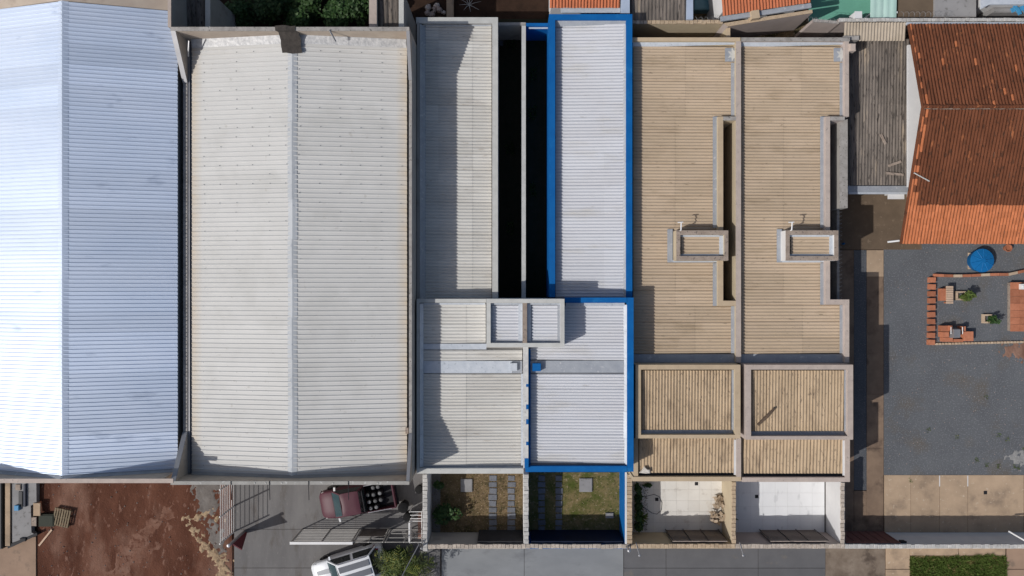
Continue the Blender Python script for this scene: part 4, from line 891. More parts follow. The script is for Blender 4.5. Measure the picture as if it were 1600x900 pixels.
patch('hedge_soil', (330,-140,640,80), .002, 'soil')
for i,(x,y,r0,h) in enumerate([(372,24,1.1,1.7),(415,5,1.5,2.0),(452,22,1.2,1.5),(492,2,1.5,1.7),(530,18,1.3,1.9),(563,8,1.1,2.1),(395,-30,1.4,2.2),(545,-28,1.4,2.2),(470,-30,1.4,1.8)]):
    zc0 = h*.7; c = P(x,y,zc0); rt = root('garden_bush', ['rounded green bush','tall green bush','low green bush','broad dark bush','leafy green bush','upright green bush','rearmost green bush','thick green bush','outer green bush'][i]+' behind the rear parapet of white warehouse, '+['leftmost','second from left','third from left','in the middle','fourth from right','at the right','far left back','far right back','far back middle'][i], 'bush', (c.x,c.y,0), 'bushes behind the white warehouse')
    for a in range(3):
        t = a*2.1+i; part('stem', MB().tube([(c.x+.1*math.cos(t),c.y+.1*math.sin(t),0),(c.x+r0*.5*math.cos(t),c.y+r0*.5*math.sin(t),h*.8)], [.05,.015], 5), 'bark', rt)
    mb = MB()
    for q in range(9):
        a = rng.uniform(0,6.28); d = r0*rng.uniform(.1,.75); leaf_ball(mb, (c.x+math.cos(a)*d, c.y+math.sin(a)*d, h*rng.uniform(.35,.85)), r0*.42, r0*.42, h*.28, 170, .17)
    part('crown', mb, 'leaf_d', rt)
for i in range(14):
    p = P(random.uniform(657,696), random.uniform(10,24), 0)
    thing('rubble_stone', rock((p.x,p.y,0), random.uniform(.08,.2)), 'pebble', 'broken stone in the rubble heap behind the grey house', 'stone', 'rubble behind the grey house')
r_ = R(698,-60,709,30,.1); thing('concrete_beam', MB().box(r_[0],r_[1],0,r_[2],r_[3],.25).box(r_[0]+.05,r_[1]+.05,.25,r_[2]-.05,r_[3]-.05,.27), 'tan_conc', 'tan concrete beam on the dark soil behind the grey house', 'beam')
c = P(733,8,0); rt = root('bare_bush', 'leafless twiggy bush on the dark soil behind grey house', 'bush', c)
for i in range(9):
    a = i*.7; l = random.uniform(.4,.9); part('branch', MB().tube([c+Vector((0,0,.0)), c+Vector((math.cos(a)*l*.4,math.sin(a)*l*.4,.3)), c+Vector((math.cos(a)*l,math.sin(a)*l,.55))], [.02,.014,.005], 4), 'wcop', rt)
# rear neighbours
h1 = root('rear_tile_house', 'orange tiled roof with white eave flashing behind the blue house', 'house', P(915,-40,0))
ye = P(0,13,2.8).y; xa, xb = P(859,0,2.8).x, P(969,0,2.8).x
part('wall', MB().box(xa+.1,ye+.3,0,xb-.1,ye+5,2.75), 'plaster_w', h1); tile_slope(h1, xa, xb, ye, 2.8, ye+5, 4.0, lambda *a: 'old', mold='tile_far')
part('flashing', (lambda r: MB().box(r[0],r[1],2.72,r[2],r[3],2.79))(R(876,12,969,20,2.79)), 'flash_l', h1)
part('wall', (lambda r: MB().box(r[0],r[1],0,r[2],r[3],3.0))(R(970.5,-120,984,21,3.)), 'bluegrey', h1)
h2 = root('rear_shed', 'dark striped corrugated shed roof behind the first beige house', 'shed', P(1030,-20,0))
sheets(h2, (987,-120,1072,30), 2.6, 3.0, 'y', 'old_sheet', pitch=.2, amp=.05, seams=(-50,))
part('wall', (lambda r: MB().box(r[0],r[1],0,r[2],r[3],2.5))(R(988,-115,1072,27,2.5)), 'plaster', h2)
part('gutter', (lambda r: MB().box(r[0],r[1],2.4,r[2],r[3],2.75))(R(1073,-120,1083,30,2.75)), 'bluegrey', h2)
r_ = R(1084,-60,1109,15,.6); thing('teal_cover', MB().box(r_[0],r_[1],0,r_[2],r_[3],.55).box(r_[0]+.05,r_[1]+.05,.55,r_[2]-.05,r_[3]-.05,.6), 'tealglass', 'blue-grey cover in the small dark yard behind beige houses', 'cover')
rw = root('rear_wall', 'tan topped rear boundary wall behind the first beige house', 'wall', P(1060,35,0))
wall(rw, (988,31,1130,37), 2.52, 'plaster_b', None, ct=0); coping_blocks(rw, (1012,31,1130,37), 2.6, 'block_b', axis='x'); coping_blocks(rw, (988,31,1011.5,37), 2.6, 'block', axis='x')
part('razor_wire', helix(P(1085,0,2.6).x,P(0,31,2.6).y,P(1128,0,2.6).x,P(0,31,2.6).y,2.58,.12,.3), 'greym', rw)
def prw(name, label, cat, pts, z, m, cm, z0=0.):
    rt = root(name, label, cat, P(pts[0][0],pts[0][1],0)); q = [P(x,y,z) for x,y in pts]
    q = q[::-1] if sum((q[i].x*q[(i+1)%len(q)].y-q[(i+1)%len(q)].x*q[i].y) for i in range(len(q))) < 0 else q
    part('wall', MB().prism([(v.x,v.y) for v in q], z0, z-.06), m, rt); part('coping', MB().prism([(v.x,v.y) for v in q], z-.06, z), cm, rt); return rt
prw('rear_wall', 'slanted tan topped wall below the second orange tile roof', 'wall', [(1131,36),(1269,15),(1270,20),(1138,41)], 2.6, 'plaster_p', 'block_b')
prw('yard_divider', 'small pale wall dividing the two rear yards', 'wall', [(1135,43),(1141,42),(1141,66),(1135,66)], 2.3, 'plaster_b', 'bcop')
prw('rear_wall', 'pinkish rear wall with razor wire beside the green floor', 'wall', [(1271,29),(1311,33),(1311,37),(1271,34)], 2.6, 'plaster_p', 'gcop')
thing('razor_wire', helix(P(1258,0,2.6).x,P(0,31,2.6).y,P(1310,0,2.6).x,P(0,35,2.6).y,2.6,.13,.25), 'greym', 'coiled razor wire along the pinkish rear wall', 'wire')
h3 = root('rear_tile_house', 'orange tiled roof with blue-grey flashing behind the second beige house', 'house', P(1128,27,2.5)*1.0)
h3.location.z = 0; WL[h3] = Vector(h3.location)
a0 = P(1128,26,2.7); a1 = P(1266,5,2.7); ang = math.atan2(a1.y-a0.y, a1.x-a0.x); L = (a1-a0).length
tile_slope(h3, a0.x, a0.x+L, a0.y, 2.8, a0.y+5, 4.0, lambda *a: 'old', mold='tile_far')
part('flashing', MB().box(a0.x-.1,a0.y-.26,2.62,a0.x+L,a0.y+.0,2.76), 'flash', h3); part('wall', MB().box(a0.x+.1,a0.y+.3,0,a0.x+L-.1,a0.y+4.5,2.7), 'plaster_w', h3)
part('pillar_cap', MB().box(a0.x+1.55,a0.y-.45,2.4,a0.x+2.0,a0.y-.0,2.95), 'bcop', h3)
h3.rotation_euler.z = ang
gp = patch('green_floor', (1264,-140,1402,40), .004, 'green_floor')
gc = root('green_canopy', 'pale green corrugated canopy at the top beside the brown slab', 'canopy', P(1380,-20,0))
sheets(gc, (1361,-120,1402,27), 2.4, 2.6, 'y', 'green_sheet', pitch=.3, amp=.03, waves=2)
for px in (1363,1400):
    c = P(px,20,2.3); part('post', MB().box(c.x-.05,c.y-.05,0,c.x+.05,c.y+.05,2.38), 'whitem', gc); c = P(px,-100,2.3); part('post', MB().box(c.x-.05,c.y-.05,0,c.x+.05,c.y+.05,2.5), 'whitem', gc)
def blk(name, label, cat, rect, z, m, zb=0., top=None):
    X0,Y0,X1,Y1 = R(*rect, z); mb = MB().box(X0,Y0,zb,X1,Y1,z-.04).box(X0+.03,Y0+.03,z-.04,X1-.03,Y1-.03,z); return thing(name, mb, m, label, cat)
blk('roof_slab', 'flat brown concrete roof slab at the top right', 'roof', (1404,-120,1459,26), 2.3, 'brownroof'); blk('roof_slab', 'flat grey concrete roof slab at the top right', 'roof', (1460,-120,1526,26), 2.4, 'slab')
r5 = root('rear_corner_house', 'pale blue-grey sheet roof at the top right corner', 'house', P(1570,-20,0))
q = [P(x,y,3.) for x,y in ((1530,-120),(1700,-120),(1700,6),(1546,7),(1533,14))]; part('roof', MB().prism([(v.x,v.y) for v in q][::-1], 2.9, 3.0), 'flash_l', r5); part('wall', MB().box(P(1545,0,2.9).x,P(0,2,2.9).y,0,P(1690,0,2.9).x,P(0,-115,2.9).y,2.89), 'plaster_w', r5)
blk('grey_ledge', 'grey concrete ledge beneath the pale corner roof', 'ledge', (1552,12,1700,19), 2.2, 'slab')
for i in range(1):
    c = P(1592,15,2.3); mb = MB()
    for q in range(10):
        x, y = c.x-.3+q*.12, c.y+.15*math.sin(q*1.7); mb.obox((x,y,2.25+.03*(q % 3)), (.09,.04,0), (-.05,.12,0), (0,0,.03))
    thing('blue_tarp', mb, 'blue_t', 'crumpled light blue tarp on the grey ledge at the top right', 'tarp')
bk = root('rear_wall', 'long white topped rear wall behind the shed and the clay tile house', 'wall', P(1450,30,0))
wall(bk, (1311.5,28,1700,33.5), 2.72, 'plaster_p', None, ct=0); coping_blocks(bk, (1311.5,28,1700,33.5), 2.8, 'block_w', axis='x'); 
X0,Y0,X1,Y1 = R(1417,34,1700,38,3.1); part('flashing', MB().box(X0,Y0,2.9,X1,Y1-.02,3.1), 'flash_l', bk)
part('razor_wire', helix(P(1405,0,2.8).x,P(0,24,2.8).y,P(1482,0,2.8).x,P(0,24,2.8).y,2.8,.14,.3), 'greym', bk)
c = P(1340,24,2.9); thing('meter_box', MB().box(c.x-.18,c.y-.17,2.3,c.x+.18,c.y+.17,2.95).box(c.x-.2,c.y-.19,2.95,c.x+.2,c.y+.19,3.0), 'plaster_w', 'small white box on the rear wall in front of the green floor', 'box')
p = P(1333,74,3.3); thing('chimney_stub', MB().box(p.x-.2,p.y-.2,2.9,p.x+.14,p.y+.2,3.32).box(p.x-.16,p.y-.16,3.32,p.x+.1,p.y+.16,3.36), 'pcop', 'small square masonry stub at the corner of the second beige roof', 'stub')

# ================================================================== LOWER LEFT LOT
# side fence of the driveway (vertical bars seen from above) and the street gate
fx, zg = P(343.5,0,2.0).x, 2.0
y0_, y1_ = P(0,850,zg).y, -9.95
fn = root('rail_gate', 'pale metal rail gate standing between the red dirt lot and driveway', 'gate', (fx,(y0_+y1_)/2,0))
for i in range(8): part('rail', MB().box(fx-.011,y0_,.1+i*.26,fx+.011,y1_,.125+i*.26), 'whitem', fn)
for t in (0,.33,.66,1): part('post', MB().box(fx-.035,y0_+(y1_-y0_)*t-.035,0,fx+.035,y0_+(y1_-y0_)*t+.035,2.02), 'whitem', fn)
part('infill_panel', MB().add([(fx+.03,y1_-.9,.3),(fx+.03,y1_,.3),(fx+.03,y1_,1.9),(fx+.03,y1_-.6,1.9)], [(0,1,2,3)]), 'navy', fn)
zg = 2.1; gy = P(0,847,zg).y
def gate(label, x0, x1, rails, posts, base_m='rail', z0=.08, zt=2.1):
    a, b = P(x0,0,zg).x, P(x1,0,zg).x; rt = root('street_gate', label, 'gate', ((a+b)/2,gy,0), 'street gate leaves')
    for i in range(rails):
        z = z0+(zt-z0)*i/(rails-1); part('rail', MB().box(a,gy-.013,z-.013,b,gy+.013,z+.013), base_m, rt)
    for t in np.linspace(0,1,posts): part('post', MB().box(a+(b-a)*t-.03,gy-.03,0,a+(b-a)*t+.03,gy+.03,zt+.03), base_m, rt)
    return rt
g1 = gate('white railed street gate with thick top beam left of the palm', 455, 549, 9, 3)
part('top_beam', MB().box(P(453,0,2.2).x,gy-.09,2.14,P(551,0,2.2).x,gy+.06,2.24), 'whitem', g1)
g2 = gate('open dusty lower gate leaf between white gate and palm', 553, 598, 5, 3); part('panel', MB().box(P(555,0,zg).x,gy+.03,.1,P(596,0,zg).x,gy+.05,1.3), 'dust', g2)
gate('thin railed fence section behind the palm by the white wall', 602, 660, 4, 3)
# gate post with maroon fin
bp = P(381,831,0); tp = Vector((bp.x,bp.y,0))
ps = root('gate_post', 'steel gate post with a maroon fan shaped panel at the driveway edge', 'post', tp)
part('pipe', MB().lathe(tp, [(.085,0),(.085,2.15),(.10,2.16),(.10,2.22),(.02,2.25)], 12), 'steel', ps)
q0 = Vector((bp.x+.12,bp.y+.0,.0)); ax = Vector((.55,-.38,0)).normalized()
fz = [(0.0,0.05),(.10,0.05),(.62,1.9),(.0,1.98)]; nn = Vector((-ax.y,ax.x,0))*.03
mb = MB(); mb.add([q0+ax*a+Vector((0,0,z))-nn for a,z in fz]+[q0+ax*a+Vector((0,0,z))+nn for a,z in fz], [(0,1,2,3),(7,6,5,4),(0,4,5,1),(1,5,6,2),(2,6,7,3),(3,7,4,0)]); part('fan_panel', mb, mat('maroon_panel', (.13,.025,.035), rough=.6), ps)
# sand, dust, debris
def lot_z(x, y): return .015+.8*(.05*mnoise.fractal(Vector((x*.9,y*.9,0)), 1., 2., 5)+.03*mnoise.noise(Vector((x*.35,y*.35,3))))
def smear(name, label, pts, m, cat, base=lot_z, amp=.3, fq=3.4, step=.05, hmax=.045, seed=0.):
    q = [(P(x,y,0), w) for x,y,w in pts]; xs = [p.x for p,_ in q]; ys = [p.y for p,_ in q]; mw = max(w for _,w in q)+.4
    nx = int((max(xs)-min(xs)+2*mw)/step); ny = int((max(ys)-min(ys)+2*mw)/step); x0, y0 = min(xs)-mw, min(ys)-mw; vs = []; mk = []
    for j in range(ny+1):
        for i in range(nx+1):
            x, y = x0+i*step, y0+j*step; v = Vector((x,y,0)); best = -9
            for (a,wa),(b,wb) in zip(q, q[1:]):
                ab = b-a; t = max(0, min(1, (v-a).dot(ab)/max(ab.length_squared,1e-6))); best = max(best, wa+(wb-wa)*t-(v-(a+ab*t)).length)
            mm = best+amp*mnoise.fractal(Vector((x*fq,y*fq,seed)), 1., 2., 5)*1.6
            mk.append(mm); vs.append((x,y,base(x,y)+max(-.05, min(hmax, mm*.25))+.008*mnoise.noise(Vector((x*9,y*9,seed)))*(mm > 0)))
    fs = []
    for j in range(ny):
        for i in range(nx):
            f = (j*(nx+1)+i, j*(nx+1)+i+1, (j+1)*(nx+1)+i+1, (j+1)*(nx+1)+i)
            if max(mk[t] for t in f) > -.12: fs.append(f)
    return thing(name, MB().add(vs, fs), m, label, cat, kind='stuff', smooth=True)
smear('sand_pile', 'pale sand spilled along the right side of the dirt lot', [(302,826,.1),(316,848,.2),(335,868,.3),(350,885,.3),(346,905,.35),(350,950,.35)], 'sand', 'sand')
smear('sand_heap', 'scattered reddish sand beside the rail gate', [(298,812,.12),(312,806,.2),(330,802,.15),(342,812,.08)], 'sand', 'sand', amp=.4, fq=3., seed=5.)
smear('dust_patch', 'grey dust patch below the warehouse corner', [(303,748,.3),(322,766,.75),(326,788,.6),(318,805,.15)], 'dust', 'dust', hmax=.02, seed=9.)
smear('dust_patch', 'grey dusty soil beside the sand pile and gate', [(330,820,.2),(338,838,.45),(346,858,.2)], 'dust', 'dust', hmax=.02, seed=2.)
smear('pale_dirt', 'worn pale dusty track running across the red dirt lot', [(175,905,.5),(205,870,.6),(235,830,.5),(265,800,.35)], mat('pale_red_dirt', (.21,.122,.09), (.125,.056,.037), sc=1.2, rough=1, spec=.1, bump=.8, bsc=12, fine=(.11,.05,.034), fsc=3, fth=.55), 'dirt', hmax=.006, amp=.55, fq=1.3, step=.09, seed=12.)
fl = lambda x,y: .004
smear('bare_soil', 'bare reddish soil patch at the right edge of the gravel', [(1575,549,.3),(1600,550,.5),(1640,552,.5)], 'redsoil', 'soil', base=fl, hmax=.015, amp=.3, seed=3.)
smear('pale_gravel', 'pale gravel patch in the lower right of the gravel yard', [(1585,716,.3),(1620,722,.7),(1680,722,.8)], 'gravel_l', 'gravel', base=fl, hmax=.012, amp=.5, seed=7.)
mb = MB()
for i in range(260):
    x, y = random.uniform(64,360), random.uniform(758,930); c = P(x,y,0); r0 = random.choice((.015,.02,.03,.045)); z = .02
    mb.add([(c.x-r0,c.y-r0,z),(c.x+r0,c.y-r0*.6,z),(c.x+r0*.7,c.y+r0,z),(c.x-r0*.5,c.y+r0,z),(c.x,c.y,z+r0*1.4)], [(0,1,4),(1,2,4),(2,3,4),(3,0,4)])
thing('dirt_pebbles', mb, 'pebble', 'small pale stones scattered over the red dirt lot', 'stones', kind='stuff')
c = P(96,809,.25); pl = root('wooden_pallet', 'weathered wooden slatted pallet tilted on the red dirt', 'pallet', (c.x,c.y,0))
rot = Matrix.Rotation(math.radians(-12), 3, 'Z')
def lb(cx,cy,cz,hx,hy,hz,m=pl,name='slat',mt='wood'):
    o = rot @ Vector((cx,cy,0)); part(name, MB().obox((c.x+o.x,c.y+o.y,cz), rot @ Vector((hx,0,0)), rot @ Vector((0,hy,0)), (0,0,hz)), mt, m)
for i in range(7): lb(-.44+i*.147, 0, .26, .045, .52, .012)
for y in (-.48,0,.48): lb(0,y,.205,.5,.04,.04,name='bearer')
for x in (-.42,.42):
    for y in (-.45,.45): lb(x,y,.09,.04,.04,.075,name='leg')
p, q = P(62,852,0), P(82,827,0); thing('loose_board', MB().obox(((p+q)/2)+Vector((0,0,.06)), (q-p)/2, ((q-p).normalized().cross(Vector((0,0,1))))*.05, (0,0,.02)), 'palewood', 'pale board lying on red dirt beside the pallet', 'board')
X0,Y0,X1,Y1 = R(60,804,84,823,.3); thing('dark_crate', MB().box(X0,Y0,.0,X1,Y1,.28).box(X0+.06,Y0+.06,.28,X1-.06,Y1-.06,.31), mat('dark_green', (.03,.035,.025), rough=.8), 'low dark crate pushed against the pallet', 'crate')
sl = root('grey_platform', 'grey concrete platform cluttered with scraps below the metal warehouse', 'platform', P(38,800,0))
q = [P(x,y,.3) for x,y in ((18,700),(56,700),(57,786),(48,790),(49,832),(56,836),(19,848))]; part('slab', MB().prism([(v.x,v.y) for v in q][::-1], 0, .3), 'slab', sl)
part('rim', MB().prism([(v.x,v.y) for v in [P(x,y,.3) for x,y in ((12,852),(18.5,849),(58,832),(59,836),(22,853),(13,857))]], 0, .34), 'darkm', sl)
thing('dark_platform', MB().box(*R(-60,700,3,858,.4)[:2],0,*R(-60,700,3,858,.4)[2:],.4).box(*R(-60,700,2,857,.4)[:2],.4,*R(-60,700,2,857,.4)[2:],.43), 'black', 'dark sheet platform at the left edge of the photo below the metal warehouse', 'platform')
bx_ = root('tan_kerb', 'narrow tan concrete kerb between dark and grey platform', 'kerb', P(12,800,0)); part('kerb', (lambda r: MB().box(r[0],r[1],0,r[2],r[3],.38))(R(8,700,15.5,853,.38)), 'tan_conc', bx_)
for (x0,y0,x1,y1,z,m,n_,l_) in [(29,768,35,792,.34,'black','dark_opening_cover','long black strip lying on the grey platform'),(36.5,757,40,792,.40,'navy','blue_pipe_bundle','dark blue strip beside the black one on the grey platform'),(22,790,29,798,.45,'blue_t','blue_bucket','small blue container on the grey platform'),(52,786,63,806,.36,'tan_conc','cardboard_sheet','tan sheet overhanging the platform edge above'),(49,808,57,822,.34,'dcop','cardboard_sheet','brown sheet overhanging the platform edge below'),(31,841,40,846,.4,'darkm','metal_box','small grey metal box at the front rim of the platform'),(24,757,32,766,.36,'dcop','scrap_pile','small dark scraps at the warehouse end of the platform')]:
    r_ = R(x0,y0,x1,y1,z); thing(n_, MB().box(r_[0],r_[1],.305,r_[2],r_[3],z).box(r_[0]+.02,r_[1]+.02,z,r_[2]-.02,r_[3]-.02,z+.012), m, l_, n_.split('_')[-1])
# bins and rack by the white wall
c = P(632,800,0)
def binbag(x, y, label, r0=.28, h=.9, m='rubber'):
    c = P(x,y,h*.6); mb = MB().lathe((c.x,c.y,0), [(r0*.8,0),(r0*.95,h*.3),(r0,h*.85),(r0*1.1,h*.88),(r0*1.1,h*.95),(r0*.7,h),(.05,h+.02)], 14); thing('barrel', mb, m, label, 'barrel', 'dark barrels by the white wall')
binbag(631,791,'black barrel on the driveway, nearest the pickup tail'); binbag(637,806,'smaller black barrel beside the white rack', .22, .8); binbag(655,764,'dark grey drum against the courtyard wall', .22, .45, 'rubber')
rk = root('white_rack', 'white metal rubbish rack with bricks against the courtyard wall', 'rack', P(650,822,0))
def rackpt(x,y,z): return P(x,y,z)
x0_,x1_ = P(640,0,1.2).x, P(659,0,1.2).x; ya_, yb_ = P(0,848,1.2).y, P(0,800,1.2).y
for x in (x0_,x1_):
    for y in (ya_,(ya_+yb_)/2+.35,yb_): part('post', MB().box(x-.025,y-.025,0,x+.025,y+.025,1.2), 'whitem', rk)
for y in (ya_,(ya_+yb_)/2+.35,yb_,yb_-.2,yb_-.4): part('bar', MB().box(x0_+.03,y-.015,1.14,x1_-.03,y+.015,1.17), 'whitem', rk)
part('front_panel', MB().box(x0_-.05,ya_+.05,.5,x0_+.03,(ya_+yb_)/2+.3,1.3), 'whitem', rk); part('bar', MB().box(x1_-.015,ya_+.03,1.2,x1_+.015,yb_-.03,1.23), 'whitem', rk)
for i in range(7):
    p = P(656,806+i*5.5,.5); thing('loose_brick', MB().box(p.x-.11,p.y-.09,.0,p.x+.11,p.y+.09,.45+random.uniform(0,.15)), mat('pink_brick', (.42,.25,.2), rough=.9, rnd=.2), 'pinkish brick stacked between white rack and courtyard wall', 'brick', 'bricks between rack and wall')

# ================================================================== VEHICLES
def loft(sections, cap=True):
    n = len(sections[0]); mb = MB(); vs = [p for s in sections for p in s]; fs = []
    for i in range(len(sections)-1):
        for j in range(n): fs.append((i*n+j, (i+1)*n+j, (i+1)*n+(j+1)%n, i*n+(j+1)%n))
    if cap: fs += [tuple(range(n)), tuple(range((len(sections)-1)*n, len(sections)*n))[::-1]]
    return mb.add(vs, fs)
def ring(x, w_, zt, zb, crown=.03, sh=.10):
    h = [(w_*.92,zb),(w_,zb+.12),(w_,zb+(zt-zb)*.55),(w_*.985,zt-sh),(w_*.94,zt-sh*.35),(w_*.85,zt),(w_*.4,zt+crown)]
    return [(x,y,z) for y,z in h]+[(x,-y,z) for y,z in h[::-1]]
def finish(rt, px, py, ang):
    rt.rotation_euler.z = ang
def wheels(rt, xs, w_, r=.31):
    for x in xs:
        for s in (-1,1):
            mb = MB(); prof = [(r*.6,-.0),(r,.02),(r,.17),(r*.62,.19)]; vs = []; n = 18
            for q,yy in prof: vs += [(x+q*math.cos(2*math.pi*j/n), s*(w_-.17+yy-.0), r+q*math.sin(2*math.pi*j/n)) for j in range(n)]
            fs = [(i*n+j,i*n+(j+1)%n,(i+1)*n+(j+1)%n,(i+1)*n+j) for i in range(3) for j in range(n)]+[tuple(range(n)),tuple(range(3*n,4*n))]
            t = part('wheel', mb.add(vs,fs), 'rubber', rt)
            mb = MB(); vs = [(x+r*.58*math.cos(2*math.pi*j/n), s*(w_+.025), r+r*.58*math.sin(2*math.pi*j/n)) for j in range(n)]; vs.append((x,s*(w_-.02),r))
            part('rim', mb.add(vs, [(j,(j+1)%n,n) for j in range(n)]), 'steel', t)
def cabin(rt, pts_base, pts_top, w0, w1, zb, zt, paint, crown=.05):
    """greenhouse: base x (front,rear), top x (front,rear)"""
    xf,xr2 = pts_base; tf,tr_ = pts_top
    core = loft([[(xf,w0,zb),(tf,w1,zt-.05),(tf+.06*(1 if tr_ > tf else -1),w1*.9,zt-.0)]]) if False else None
    secs = []
    N = 9
    mb = MB(); b = [(xf,-w0,zb),(xf,w0,zb),(xr2,w0,zb),(xr2,-w0,zb)]; t = [(tf,-w1,zt),(tf,w1,zt),(tr_,w1,zt),(tr_,-w1,zt)]
    mb.add(b+t, [(0,1,5,4)[::-1],(1,2,6,5)[::-1],(2,3,7,6)[::-1],(3,0,4,7)[::-1]]); part('pillars', mb, paint, rt)
    # domed roof
    vs = []; nx, ny = 8, 8
    for i in range(nx+1):
        for j in range(ny+1):
            u, v = i/nx, j/ny*2-1; ed = 1-max(abs(2*u-1)**4, abs(v)**4)
            fx_ = tf+(tr_-tf)*u; vs.append((fx_+ (0.05 if u == 0 else 0)*(1-abs(v)), v*w1*(1-.04*abs(2*u-1)**6), zt-.0+crown*ed))
    part('roof', MB().add(vs, [(i*(ny+1)+j, (i+1)*(ny+1)+j, (i+1)*(ny+1)+j+1, i*(ny+1)+j+1) for i in range(nx) for j in range(ny)]), paint, rt, True)
    def pane(name, a, bq, c_, d, ins=.09, off=.006):
        a,bq,c_,d = map(Vector,(a,bq,c_,d)); ctr = (a+bq+c_+d)/4; nrm = (bq-a).cross(d-a).normalized()
        if nrm.dot(ctr-Vector(((xf+xr2)/2,0,zb))) < 0: nrm = -nrm
        q = [v+(ctr-v)*ins+nrm*off for v in (a,bq,c_,d)]; mid = ctr+nrm*(off+.03)
        part(name, MB().add(q+[mid], [(0,1,4),(1,2,4),(2,3,4),(3,0,4)]), 'glass' if name == 'windshield' else 'glass_d', rt, True)
    pane('windshield', b[0],b[1],t[1],t[0]); pane('rear_window', b[3],b[2],t[2],t[3])
    for s in (0,1):
        B0 = Vector(b[1] if s else b[0]); B1 = Vector(b[2] if s else b[3]); T0 = Vector(t[1] if s else t[0]); T1 = Vector(t[2] if s else t[3])
        nd = 1 if abs(xr2-xf) < 2.1 else 2
        for q in range(nd):
            f0, f1 = q/nd, (q+1)/nd; pane('side_window', B0.lerp(B1,f0),B0.lerp(B1,f1),T0.lerp(T1,f1),T0.lerp(T1,f0), .13)
def mirrors(rt, x, w_, z, m):
    for s in (-1,1): part('mirror', MB().hexa([(x-.06,s*(w_-.03),z),(x+.05,s*(w_-.03),z),(x+.09,s*(w_+.17),z+.02),(x-.02,s*(w_+.19),z+.02)], [(x-.06,s*(w_-.03),z+.1),(x+.05,s*(w_-.03),z+.1),(x+.08,s*(w_+.17),z+.13),(x-.02,s*(w_+.19),z+.13)]), m, rt)
# maroon pickup, nose towards -x in its own frame
pk = bpy.data.objects.new('pickup_truck', None); COL.objects.link(pk); WL[pk] = Vector((0,0,0))
tag(pk, 'maroon single cab pickup truck with loaded bed parked by the white warehouse', 'pickup truck')
Lh = 2.22
def X(t): return -Lh+t
body = loft([ring(X(.0),.58,.62,.28,.01,.06), ring(X(.06),.70,.70,.24,.02), ring(X(.22),.79,.78,.2,.03), ring(X(.5),.82,.88,.18,.035), ring(X(.95),.83,.97,.18,.03), ring(X(1.5),.84,.98,.18,.01), ring(X(2.72),.84,.98,.18,.01)])
part('body', body, 'maroon', pk, True)
zt_, zb0 = .98, .45
for y0,y1 in ((-.84,-.76),(.76,.84)): part('bed_side', MB().box(X(2.72),y0,.2,X(4.36),y1,zt_), 'maroon', pk)
part('tailgate', MB().box(X(4.36),-.84,.25,X(4.43),.84,.95), 'maroon', pk)
part('bed_floor', MB().box(X(2.72),-.759,.3,X(4.359),.759,.5), 'darkm', pk)
part('rear_bumper', MB().box(X(4.43),-.8,.3,X(4.52),.8,.5), 'darkm', pk); part('front_bumper', MB().hexa([(X(-.05),-.5,.25),(X(.1),-.78,.25),(X(.1),.78,.25),(X(-.05),.5,.25)],[(X(-.05),-.5,.5),(X(.1),-.78,.5),(X(.1),.78,.5),(X(-.05),.5,.5)]), 'darkm', pk)
cabin(pk, (X(.85),X(2.78)), (X(1.42),X(2.5)), .80, .67, .95, 1.46, 'maroon')
for s in (-1,1):
    part('headlight', MB().hexa([(X(.03),s*.52,.56),(X(.22),s*.79,.58),(X(.3),s*.8,.58),(X(.12),s*.5,.56)],[(X(.05),s*.52,.69),(X(.22),s*.77,.73),(X(.34),s*.77,.76),(X(.14),s*.5,.73)]), 'whitem', pk)
    part('taillight', MB().box(X(4.365),s*.79-.05,.6,X(4.44),s*.79+.06,.9), 'redlamp', pk)
    part('bed_rail', MB().tube([(X(2.8),s*.79,1.08),(X(4.2),s*.79,1.08)], .022, 6), 'steel', pk)
part('hood_crease', MB().box(X(.845),-.74,.965,X(.875),.74,.985), 'black', pk); part('cargo_bar', MB().tube([(X(2.76),-.7,1.0),(X(2.72),-.6,1.42),(X(2.72),.6,1.42),(X(2.76),.7,1.0)], .03, 6), 'darkm', pk)
mirrors(pk, X(1.08), .84, .98, 'whitem'); wheels(pk, (X(.78),X(3.55)), .84)
cz = P(557.5,781.5,.9); pk.location = (cz.x,cz.y,.02); pang = math.radians(10.5); pk.rotation_euler.z = pang
# gas bottles in the bed
cyl = MB().lathe((0,0,0), [(.13,0),(.15,.04),(.15,.42),(.12,.50),(.05,.53)], 14); cme = proto(cyl, 'darkm', True, 'cylinder_body')
top = proto(MB().lathe((0,0,.50), [(.10,0),(.10,.045),(.075,.05),(.02,.06)], 10), 'collar', False, 'collar')
Rm = Matrix.Rotation(pang, 3, 'Z')
pos_names = ['by the cab, mirror side','by the cab, inner left','by the cab, inner right','by the cab, wall side']
for i in range(3):
    for j in range(4):
        if (i,j) in ((0,3),(2,0)): continue
        o = Rm @ Vector((X(2.95+i*.34+random.uniform(-.03,.03)), -.56+j*.37+random.uniform(-.03,.03), 0)); lc = Vector((cz.x+o.x, cz.y+o.y, .52))
        t = root('gas_cylinder', 'dark gas cylinder in pickup bed, '+['first','second','third'][i]+' row from cab, '+['nearest the street','second from street','third from street','nearest the warehouse'][j], 'cylinder', lc, 'cylinders in the pickup bed')
        inst('cylinder_body', cme, t, lc); inst('collar', top, t, lc)
